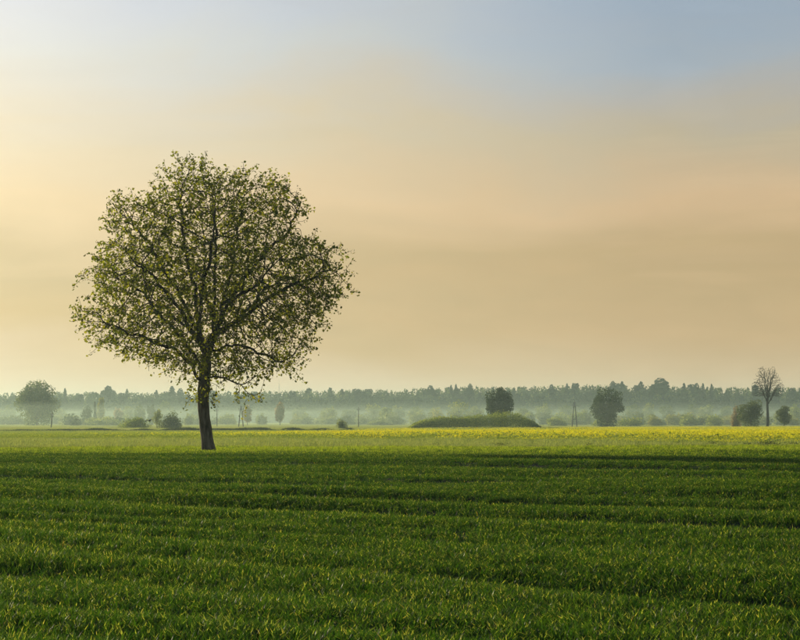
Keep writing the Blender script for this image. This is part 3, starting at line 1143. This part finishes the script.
def plant(name, label, cat, kind, x, ytop, wpx, D, matkey, n, leaf, seed, group=None, parts=None):
    """a tree or shrub standing on the ground at distance D"""
    X = px(x, D)
    z0 = float(gz(X, D))
    hgt = pz(ytop, D) - z0
    wid = wpx / FPX * D
    n = int(n)
    root = thing(name, label, cat, (X, D, z0), group)
    for nm, me, mt in make_tree(name, kind, wid, hgt, n, leaf, M_FAR[matkey], seed):
        tag(obj(nm, me, mt, root), kind='stuff' if nm in ('crown', 'stems') else None)
    return root


plant('round_tree', 'big rounded broadleaf tree hazy in mist, broadest of the meadow trees', 'tree', 'round', 37, 377, 50, 850, 'mid', 9500, .70, 101)
plant('round_tree', 'dark dense round tree rising behind the long willow thicket', 'tree', 'round', 499, 380, 30, 625, 'dark', 7500, .48, 112)
plant('round_tree', 'dark lopsided round tree at the right of the two legged pole beyond the yellow flowers', 'tree', 'round', 607, 383.5, 38, 690, 'dark', 7500, .52, 113)
plant('small_tree', 'bushy olive green tree left of the bare tree', 'tree', 'round', 751, 397, 31, 625, 'mid', 5500, .38, 104)
plant('small_tree', 'orange tinged small tree just budding beside the olive green bushy tree', 'tree', 'bush', 737, 402, 14, 650, 'orange', 2400, .36, 105)
plant('small_tree', 'small dark upright tree close on the right of the bare tree', 'tree', 'poplar', 784, 405, 15, 640, 'mid', 3000, .34, 106)
plant('shrub', 'dense round grey green shrub beside the wide low shrub near the ditch', 'shrub', 'bush', 171, 408.8, 29, 580, 'mid', 4200, .30, 107)
plant('shrub', 'slim pale yellow green shrub pressed against the dense round grey green one', 'shrub', 'poplar', 157, 408.5, 9, 585, 'pale', 1500, .26, 108)
plant('shrub', 'wide low sprawling olive shrub under the flying bird', 'shrub', 'bush', 136, 414.5, 36, 610, 'willow', 4200, .30, 109)
plant('shrub', 'small lone soft green shrub in the open meadow beside a single pole', 'shrub', 'bush', 342, 418.3, 15, 560, 'pale', 1800, .26, 110)


# ---- the long willow thicket
def thicket():
    D = 540.0
    r = np.random.default_rng(77)
    X = px(474, D)
    z0 = float(gz(X, D))
    root = thing('willow_thicket', 'long low rounded thicket with yellow green top behind the yellow flowers', 'thicket', (X, D, z0))
    prof_x = np.array([404, 409, 416, 424, 440, 455, 470, 486, 497, 507, 516, 525, 533, 540, 544])
    prof_y = np.array([430, 427, 422, 419.5, 416.5, 416, 416, 415, 413, 412.3, 413.5, 417, 421, 426, 430])
    n = 30000
    c = r.uniform(404, 544, n)
    top = pz(np.interp(c, prof_x, prof_y), D) - z0
    dep = r.uniform(-1, 1, n)
    sh = np.sqrt(np.clip(1 - dep ** 2, 0, 1))
    u_ = r.uniform(0, 1, n) ** .45
    x_ = px(c, D) - X
    lump = 1 + .09 * vnoise(x_ * .55, dep * 3, 61) + .09 * vnoise(x_ * 1.6, dep * 7, 62) + .05 * r.normal(0, 1, n)
    z_ = np.maximum(top * sh * u_ * lump, .03)
    p = np.stack([x_ + r.normal(0, .12, n), dep * 5.2 + r.normal(0, .1, n), z_], 1)
    v, f = leaf_quads(p, np.stack([0 * c, dep * .8, .6 + 0 * c], 1), .30, r, 1.8, .6)
    tag(obj('foliage', mesh('foliage', v, f), M_FAR['willow'], root), kind='stuff')
    segs = []
    for k in range(60):
        cc = r.uniform(412, 538)
        a = np.array([px(cc, D) - X, r.uniform(-3.5, 3.5), 0])
        t_ = max(.4, float(pz(np.interp(cc, prof_x, prof_y), D) - z0) * .75)
        line = smooth_line([a + [0, 0, -.1], a + [r.normal(0, .2), r.normal(0, .2), t_ * .5], a + [r.normal(0, .5), r.normal(0, .5), t_]], .6)
        segs.append(tube(line, np.linspace(.06, .02, len(line)), 5))
    v, f = join(segs)
    tag(obj('stems', mesh('stems', v, f, True), M_FARBARK, root), kind='stuff')


thicket()


# ---- the bare tree
def bare_tree():
    D = 630.0
    r = np.random.default_rng(303)
    X = px(767.5, D)
    z0 = float(gz(X, D))
    H = pz(364.2, D) - z0
    root = thing('bare_tree', 'tall leafless tree with fine fan of twigs standing above the bushes', 'tree', (X, D, z0))
    m = D / FPX
    zc = pz(393, D) - z0                                     # centre of the fan of boughs
    rx, rz = 16.0 * m, H - zc - .5
    pos, par = [], []
    for i, p in enumerate(smooth_line([(0, 0, -.2), (.1, 0, H * .15), (-.05, .1, zc * .75), (.1, 0, zc), (.25, 0, zc + rz * .3)], .4)):
        pos.append(p); par.append(i - 1)
    nt = len(pos)
    for k in range(17):
        a = k * 2.4 + .3
        el = (.30, .55, .80, 1.05, 1.25)[k % 5] + r.normal(0, .06)
        z0_ = zc * np.interp(el, [.3, 1.25], [.66, 1.02]) + r.uniform(-.4, .4)
        k0 = int(np.argmin([abs(p[2] - z0_) for p in pos[:nt]]))
        e = np.array([math.cos(a) * math.cos(el) * rx, math.sin(a) * math.cos(el) * rx, zc + math.sin(el) * rz]) * [.62, .62, 1]
        e[2] = zc + (e[2] - zc) * .62
        b0 = np.array(pos[k0])
        line = smooth_line([b0, b0 * .5 + e * .5 + [0, 0, -.25], e], .4)
        prev = k0
        for p in line[1:]:
            pos.append(p + r.normal(0, .05, 3)); par.append(prev); prev = len(pos) - 1
    q = r.uniform(-1, 1, (14000, 3))
    rho = np.linalg.norm(q, axis=1)
    ok = (rho < 1 + .06 * np.sin(7 * np.arctan2(q[:, 2], q[:, 0]))) & (q[:, 2] > -.32) & (r.uniform(0, 1, len(q)) < .35 + .65 * rho)
    att = (q * [rx, rx, rz] * np.where(q[:, 2:3] < 0, [1, 1, .45], [1, 1, 1]) + [0, 0, zc])[ok][:3600]
    P, pr = colonise(pos, par, att, .40, 3.0, .46, 70, r, .06, .8, .10)
    ch, cnt, kids = chains(P, pr)
    nr = np.maximum(.026 * cnt ** .44, .032)
    nr = nr * np.where(cnt > 60, .46 / nr[1], 1)
    seg = []
    for c in ch:
        rd = nr[c].copy()
        if c[0] == 0:
            v, f, t3 = tube(P[c], np.minimum(rd, np.linspace(.50, .03, len(rd)) + .02), 10)
            obj('trunk', mesh('trunk', v, [f, t3], True), M_FARBARK, root)
        else:
            rd[0] = min(rd[0], rd[1] * 1.1)
            seg.append(tube(P[c], np.minimum(rd, .20), 5 if rd[0] > .1 else 3))
    v, f = join(seg)
    tag(obj('branches', mesh('branches', v, f, True), M_FARBARK, root), kind='stuff')


bare_tree()

# ---- trees and shrubs fading into the mist in front of the forest
G_MIST = 'trees and shrubs in the mist before the forest'
MIST = [
    # x, y top, width px, distance, crown, colour, label
    (72, 411, 22, 900, 'bush', 'dark', 'dark broad bush to the right of the big rounded misty tree'),
    (87, 404.5, 13, 920, 'round', 'dark', 'dark tree standing before the yellow poplar'),
    (101, 396.5, 8, 1050, 'poplar', 'yellow', 'narrow yellow green poplar glowing in the mist'),
    (95, 402, 3, 1000, 'conifer', 'conifer', 'thin dark spire tree beside the yellow poplar'),
    (75, 416.5, 11, 820, 'bush', 'pale', 'small round silvery bush below the dark broad bush'),
    (104, 413.5, 46, 880, 'bush', 'bright', 'long low green bush beneath the yellow poplar'),
    (118, 405, 11, 1050, 'round', 'orange', 'small pinkish budding tree above the sprawling olive shrub'),
    (140, 403, 14, 1000, 'round', 'mid', None), (151, 402, 10, 980, 'round', 'dark', None), (189, 411, 12, 900, 'bush', 'pale', None),
    (198, 404, 20, 1200, 'round', 'mid', None), (128, 405, 14, 1150, 'round', 'pale', None), (60, 407, 16, 1150, 'round', 'pale', None),
    (6, 403, 20, 1200, 'round', 'mid', None), (166, 399, 18, 1300, 'round', 'mid', None),
    (247.5, 404.5, 9, 900, 'poplar', 'orange', 'shorter of the two orange budding trees in the mist'),
    (280, 401.5, 11, 880, 'poplar', 'orange', 'taller of the two orange budding trees in the mist'),
    (262, 411, 14, 1000, 'bush', 'pale', None), (228, 410, 18, 1050, 'bush', 'pale', None), (300, 405, 18, 1250, 'round', 'mid', None),
    (328, 405, 22, 1050, 'round', 'pale', None), (350, 407, 18, 1150, 'round', 'mid', None), (374, 401.5, 22, 1150, 'round', 'pale', None),
    (386, 406, 16, 1000, 'round', 'bright', None), (398, 402.5, 16, 1150, 'round', 'pale', None), (380, 419, 30, 900, 'bush', 'pale', None),
    (416, 404, 20, 1100, 'round', 'mid', None), (434, 406, 18, 1050, 'round', 'pale', None),
    (459, 398, 28, 950, 'round', 'pale', 'broad pale domed tree fading in mist behind the willow thicket'),
    (476, 404, 18, 1000, 'round', 'pale', None), (524, 405, 22, 1000, 'round', 'mid', None), (544, 402.5, 20, 1050, 'round', 'pale', None),
    (556, 414.5, 26, 800, 'bush', 'bright', None), (565, 404, 18, 1150, 'round', 'mid', None), (585, 408, 16, 950, 'round', 'pale', None),
    (602, 415, 26, 760, 'bush', 'bright', None), (630, 414, 36, 760, 'bush', 'bright', None), (634, 403.5, 20, 1150, 'round', 'mid', None),
    (648, 401, 18, 1150, 'round', 'pale', None), (655, 413.5, 20, 820, 'bush', 'yellow', None), (667, 402, 18, 1100, 'round', 'mid', None),
    (672, 415, 26, 900, 'bush', 'mid', None), (688, 411.5, 25, 820, 'bush', 'bright', None), (692, 402.5, 16, 1150, 'round', 'mid', None),
    (706, 401, 18, 1150, 'round', 'pale', None), (714, 412, 23, 820, 'bush', 'bright', None), (726, 404, 16, 1100, 'round', 'mid', None),
    (701, 416, 18, 860, 'bush', 'mid', None), (797, 402, 20, 950, 'round', 'bright', None), (815, 404, 26, 1000, 'round', 'mid', None), (-14, 406, 26, 1050, 'round', 'mid', None),
]


hr = np.random.default_rng(55)
for x0, x1, nn, yt0, yt1, Dm in ((-20, 70, 6, 411, 417, 1050), (70, 130, 6, 411, 417, 960), (180, 240, 4, 411, 416, 1000), (290, 405, 9, 409, 417, 1000), (405, 480, 4, 405, 410, 1000),
                                 (515, 600, 7, 408, 416, 960), (600, 735, 13, 407, 417, 960), (735, 830, 6, 409, 416, 900)):
    for k in range(nn):
        MIST.append((round(x0 + (x1 - x0) * (k + hr.uniform(.1, .9)) / nn, 1), hr.uniform(yt0, yt1), hr.uniform(16, 32), Dm + hr.uniform(-70, 90), 'bush',
                     str(hr.choice(['pale', 'bright', 'mid', 'pale', 'yellow'])), None))


def landmark(x):
    for lim, txt in ((0, 'on the far left of the big rounded misty tree'), (22, 'left beside the big rounded misty tree'), (70, 'right behind the big rounded misty tree'), (145, 'behind the sprawling olive shrub'), (195, 'behind the dense round grey green shrub'),
                     (240, 'behind the lone tree trunk'), (320, 'near the two orange budding trees'), (365, 'behind the small lone soft green shrub'), (408, 'right of the single pole by the small lone shrub'), (545, 'behind the willow thicket'),
                     (590, 'around the two legged pole beyond the flowers'), (640, 'around the lopsided dark round tree'), (680, 'below the tallest skyline conifer'), (735, 'left of the orange tinged small tree'), (790, 'beside the bare tree')):
        if x < lim:
            return txt
    return 'right of the bare tree'


for i, (x, yt, w, D, kind, mk, lab) in enumerate(MIST):
    if lab is None:
        COMMON_ = {('round', 'mid'): 'mid green misty tree', ('round', 'pale'): 'pale green misty tree', ('round', 'bright'): 'fresh spring green misty tree', ('round', 'dark'): 'dark misty tree',
                   ('bush', 'pale'): 'pale low bush', ('bush', 'bright'): 'fresh green low bush', ('bush', 'mid'): 'dull green low bush', ('bush', 'yellow'): 'yellowish low bush'}
        common = COMMON_[(kind, mk)] + ' ' + landmark(x)
    plant('misty_tree' if kind != 'bush' else 'misty_bush', lab or common, 'tree' if kind != 'bush' else 'bush', kind, x, yt, w, D, mk,
          1500 if kind != 'bush' else 1300, D * .00075, 400 + i, None if lab else G_MIST)

# ---- the far forest: one wood, with the taller conifers that stand clear of it as single trees
FD = 1530.0
protos = []
kinds = [('round', 'dark', 10, 20), ('round', 'mid', 11, 19), ('round', 'dark', 9, 21), ('conifer', 'conifer', 10, 23), ('pine', 'conifer', 9, 22), ('conifer', 'dark', 10, 21)]
for k, (kd, mk, w, h) in enumerate(kinds):
    pr_ = make_tree('forest', kd, w, h, 900, 1.25, M_FAR[mk], 900 + k)
    vs, fs, mi, off = [], [], [], 0
    me_all = bpy.data.meshes.new('forest_tree')
    for j, (nm, me, mt) in enumerate(pr_):
        co = np.zeros(len(me.vertices) * 3, dtype=np.float32); me.vertices.foreach_get('co', co)
        quads = [tuple(q.vertices) for q in me.polygons]
        vs.append(co.reshape(-1, 3)); fs += [tuple(a + off for a in q) for q in quads]; mi += [j] * len(quads); off += len(co) // 3
    me_all.from_pydata(np.concatenate(vs).tolist(), [], fs)
    me_all.materials.append(pr_[0][2]); me_all.materials.append(pr_[1][2])
    me_all.polygons.foreach_set('material_index', np.array(mi, dtype=np.int32))
    protos.append(obj('wood_%02d' % k, me_all, None, None, False))


def skyline(x):
    """top of the wood by direction (row in the photograph's pixels), as metres of tree at the wood's edge"""
    return np.interp(x, [-400, 0, 60, 150, 200, 300, 400, 450, 500, 560, 600, 640, 680, 720, 800, 1200], [394, 394, 393.5, 393.5, 393, 392, 391, 388.8, 388, 387.2, 386, 386.5, 388, 389, 389, 389])


fp, fs_, fi = [], [], []
for row, (dd, hk) in enumerate(((-16, .30), (-8, .52), (0, .80), (14, .92), (30, .98), (50, 1.0), (75, 1.0), (105, 1.0))):
    xx = np.arange(-640, 640, 5.6) + rng.uniform(-2.4, 2.4, len(np.arange(-640, 640, 5.6)))
    for x in xx:
        D = FD + dd + rng.uniform(-5, 5) + 12 * float(vnoise(x * .02, 0, 71))
        z0 = float(gz(x, D))
        top = pz(skyline(400 + x / D * FPX), D) - z0
        k = int(rng.choice(6, p=[.37, .28, .28, .01, .05, .01]))
        h = top * hk * rng.uniform(1.01, 1.14)
        sw = rng.uniform(.85, 1.25)
        fp.append((x, D, z0)); fi.append(k)
        fs_.append((sw, sw, h / kinds[k][3]))
n = len(fp)
scatter('forest', fp, np.stack([np.zeros(n), np.zeros(n), rng.uniform(0, 6.28, n)], 1), fs_, fi, protos,
        'dark mixed forest closing off the plain along the horizon', 'forest')

SPIRES = [(65, 388.4, 5), (107.5, 386.8, 8), (127, 389, 5), (172, 386.2, 9), (181, 389.2, 5), (331, 388, 5), (342, 389.2, 7), (430, 386.6, 6), (451, 385.2, 5), (456, 384.4, 3.5), (470, 384.8, 5), (567, 383.6, 5), (573, 383.2, 5), (552, 385.4, 5), (641, 381.6, 9), (652, 384.4, 5), (659, 379.4, 12), (684, 383.2, 6), (691, 384.4, 5), (697, 384.4, 4), (703, 383.4, 5), (711.5, 384, 4), (613, 382.4, 6), (622, 381.6, 7)]
src = None
spire_src = []
for k in range(3):
    spire_src.append([(nm, me, mt) for nm, me, mt in make_tree('c', ('conifer', 'pine', 'conifer')[k], (7.0, 8.0, 8.5)[k], 24.0, 1700, .8, M_FAR['conifer'], 960 + k)])
for i, (x, yt, w) in enumerate(SPIRES):
    D = FD + 8 + (i % 5) * 9
    X = px(x, D); z0 = float(gz(X, D))
    h = pz(yt, D) - z0
    wd = max(7.5, w * D / FPX * 2.0)
    lab = 'broad dark conifer, tallest on the forest skyline' if x == 659 else 'dark conifer on the forest skyline ' + {408: 'near the small lone shrub'}.get(408 if 365 <= x < 408 else 0, landmark(x).replace('below', 'beside'))
    root = thing('forest_conifer', lab, 'conifer', (X, D, z0), None if x == 659 else 'conifers on the forest skyline', rz=i * 1.3)
    root.scale = (wd / 7.0, wd / 7.0, h / 24.0)
    for nm, me, mt in spire_src[i % 3]:
        obj(nm, me, mt, root)


# ------------------------------------------------------------------ poles
def box(cx, cy_, cz, sx_, sy_, sz_):
    v = np.array([(a, b, c) for a in (-.5, .5) for b in (-.5, .5) for c in (-.5, .5)]) * [sx_, sy_, sz_] + [cx, cy_, cz]
    f = np.array([(0, 1, 3, 2), (4, 6, 7, 5), (0, 4, 5, 1), (2, 3, 7, 6), (0, 2, 6, 4), (1, 5, 7, 3)])
    return v, f, np.zeros((0, 3), dtype=int)


def insulator(root, x, z):
    line = [(x, 0, z), (x, 0, z + .06), (x, 0, z + .10), (x, 0, z + .16), (x, 0, z + .20), (x, 0, z + .26), (x, 0, z + .30)]
    v, f, t3 = tube(line, [.03, .03, .09, .05, .09, .05, .06], 8)
    obj('insulator', mesh('insulator', v, [f, t3], True), M_CERAMIC, root)


def aframe_pole(label, x, ytop, D, spread):
    X = px(x, D); z0 = float(gz(X, D)); H = pz(ytop, D) - z0
    root = thing('utility_pole', label, 'utility pole', (X, D, z0))
    for s in (-1, 1):
        line = np.linspace([s * spread / 2, 0, -.4], [s * .14, 0, H * .93], 12)
        v, f, t3 = tube(line, np.linspace(.19, .13, 12), 10)
        obj('leg', mesh('leg', v, [f, t3], True), M_TIMBER, root)
    v, f, t3 = box(0, 0, H * .30, spread * .78, .12, .14)
    obj('brace', mesh('brace', v, f), M_TIMBER, root)
    v, f, t3 = box(0, -.19, H * .80, 1.9, .12, .14)
    ca = obj('crossarm', mesh('crossarm', v, f), M_STEEL, root)
    v, f, t3 = box(0, 0, H * .84, .42, .34, H * .12)
    obj('pole_clamp', mesh('pole_clamp', v, f), M_STEEL, root)
    v, f, t3 = tube([(0, 0, H * .86), (0, 0, H * .95), (0, 0, H - .3)], [.09, .07, .05], 8)
    obj('top_spike', mesh('top_spike', v, [f, t3], True), M_STEEL, root)
    for xx, zz_ in ((-.85, H * .80 + .08), (.85, H * .80 + .08), (0, H - .32)):
        insulator(root, xx, zz_)


def single_pole(label, x, ytop, D, lean=0.0):
    X = px(x, D); z0 = float(gz(X, D)); H = pz(ytop, D) - z0
    root = thing('utility_pole', label, 'utility pole', (X, D, z0))
    line = np.linspace([0, 0, -.4], [lean, 0, H - .3], 10)
    v, f, t3 = tube(line, np.linspace(.17, .11, 10), 10)
    obj('pole', mesh('pole', v, [f, t3], True), M_TIMBER, root)
    v, f, t3 = box(lean, -.16, H - .9, 1.1, .10, .12)
    obj('crossarm', mesh('crossarm', v, f), M_STEEL, root)
    for xx, zz_ in ((lean - .48, H - .84), (lean + .48, H - .84), (lean, H - .3)):
        insulator(root, xx, zz_)


aframe_pole('two legged timber power pole standing right of the lone tree trunk', 241, 405, 690, 1.65)
aframe_pole('two legged timber power pole standing beyond the yellow flowers', 574.5, 400.5, 700, 1.75)
single_pole('leaning single timber pole in the meadow below the big rounded misty tree', 51, 412, 620, .45)
single_pole('single timber pole close beside the lone tree trunk', 217, 408, 720)
single_pole('single timber pole near the small lone soft green shrub', 358.5, 407, 660)


def mast():
    D = 1690.0
    X = px(279, D); z0 = float(gz(X, D)); H = pz(379, D) - z0
    root = thing('radio_mast', 'very thin pale mast rising above the forest', 'mast', (X, D, z0))
    parts = []
    for k in range(3):
        a = k * 2.094
        e = np.array([math.cos(a), math.sin(a), 0]) * .35
        parts.append(tube(np.linspace(e + [0, 0, -.5], e * .6 + [0, 0, H * .9], 8), np.full(8, .05), 6))
    v, f = join(parts)
    obj('lattice_legs', mesh('lattice_legs', v, f, True), M_STEEL, root)
    br = []
    for q in range(40):
        z = H * .9 * q / 40
        for k in range(3):
            a, b = (k + q) * 2.094, (k + q + 1) * 2.094
            s = .35 * (1 - .4 * q / 40)
            br.append(tube([(math.cos(a) * s, math.sin(a) * s, z), (math.cos(b) * s, math.sin(b) * s, z + H * .9 / 40)], [.025, .025], 4))
    v, f = join(br)
    obj('bracing', mesh('bracing', v, f), M_STEEL, root)
    v, f, t3 = tube([(0, 0, H * .9 - .4), (0, 0, H * .95), (0, 0, H)], [.06, .04, .03], 6)
    obj('antenna', mesh('antenna', v, [f, t3], True), M_STEEL, root)


mast()


# ------------------------------------------------------------------ bird
def bird():
    D = 170.0
    X = px(149, D); Z = pz(420.6, D)
    secs = [(-.24, .010, .004), (-.16, .035, .012), (-.10, .03, .026), (0, .055, .055), (.09, .058, .058), (.16, .040, .042), (.20, .036, .038), (.235, .026, .028), (.25, .012, .010), (.285, .003, .003)]
    V, F = [], []
    k = 10
    for (y_, wx, wz) in secs:
        for j in range(k):
            a = j * 2 * np.pi / k
            V.append((wx * math.cos(a), y_, wz * math.sin(a) + (.012 if y_ > .15 else 0)))
    for i in range(len(secs) - 1):
        for j in range(k):
            F.append((i * k + j, i * k + (j + 1) % k, (i + 1) * k + (j + 1) % k, (i + 1) * k + j))
    for s in (-1, 1):
        b = len(V)
        for (u_, y0, y1, z) in ((.03, -.06, .12, .02), (.16, -.09, .13, .085), (.28, -.08, .10, .06), (.40, -.06, .02, .00)):
            V += [(s * u_, y0, z - .006), (s * u_, (y0 + y1) / 2, z + .016), (s * u_, y1, z), (s * u_, (y0 + y1) / 2, z - .010)]
        for i in range(3):
            for j in range(4):
                q = (b + i * 4 + j, b + i * 4 + (j + 1) % 4, b + (i + 1) * 4 + (j + 1) % 4, b + (i + 1) * 4 + j)
                F.append(q if s > 0 else q[::-1])
        F.append((b + 12, b + 13, b + 14, b + 15))
    o = obj('bird', mesh('bird', np.array(V), np.array(F), True), M_FEATHER)
    o.location = (X, D, Z)
    o.rotation_euler = (R(-14), R(-8), R(-28))
    tag(o, 'dark bird flying low over the meadow with both wings spread', 'bird')


bird()

# ------------------------------------------------------------------ weed clumps on the rough margin
weed_src = []
for k in range(3):
    r_ = np.random.default_rng(700 + k)
    c_ = np.stack([r_.normal(0, .22, 130), r_.normal(0, .22, 130), np.abs(r_.normal(.16, .12, 130))], 1)
    weed_src.append((mesh('leaves', *leaf_quads(c_, np.array([0, 0, .5]), .12, r_, 2.0, .7)),
                     mesh('stalks', *blades(18, .25, .55, .012, .4, .14, r_, 2))))
for i, (x, y, s) in enumerate([(772, 446, 1.5), (764, 444.5, 1.2), (747, 445.4, 1.0), (714, 443, 1.1), (760, 449, .9), (793, 443.5, 1.1), (724, 451, .8), (638, 444.5, .8), (500, 444, .9), (590, 446.5, .8), (436, 443.5, .8), (353, 443.5, .8), (680, 441.5, .8)]):
    D = (CAMZ - .12) * FPX / (y - HOR)
    D = max(98.5, min(D, 128.0))
    X = px(x, D)
    root = thing('weed_clump', 'small dark leafy weed clump on the rough grass strip before the flowers', 'weed', (X, D, float(gz(X, D))), 'weed clumps on the rough strip', rz=i * 2.1)
    root.scale = (s * .7, s * .7, s * .6)
    obj('leaves', weed_src[i % 3][0], M_DARKWEED, root)
    obj('stalks', weed_src[i % 3][1], M_DARKWEED, root)


# ------------------------------------------------------------------ air
def air(name, x0, x1, y0, y1, z0, z1, density, colour, g, label):
    v, f, _ = box((x0 + x1) / 2, (y0 + y1) / 2, (z0 + z1) / 2, x1 - x0, y1 - y0, z1 - z0)
    m, t = material(name + '_air')
    out = t.nodes.new('ShaderNodeOutputMaterial')
    pv = t.nodes.new('ShaderNodeVolumePrincipled')
    pv.inputs['Color'].default_value = (*colour, 1)
    pv.inputs['Density'].default_value = density
    pv.inputs['Anisotropy'].default_value = g
    t.links.new(pv.outputs[0], out.inputs['Volume'])
    o = obj(name, mesh(name, v, f), m)
    return tag(o, label, 'haze', kind='stuff')


air('haze', -3600, 3600, -1500, 3900, -3.0, 46.0, 0.00018, (.70, .95, .88), 0.45, 'thin pale haze filling the air over the whole plain')
air('ground_mist', -1000, 1000, 600, 1720, -2.2, 7.0, 0.00050, (.78, 1.0, .76), 0.45, 'low bank of pale ground mist lying over the far meadow')
air('mist_veil', -1050, 1050, 640, 1740, -2.4, 17.0, 0.00006, (.76, .99, .80), 0.45, 'thin taller veil of mist drifting in front of the far forest')
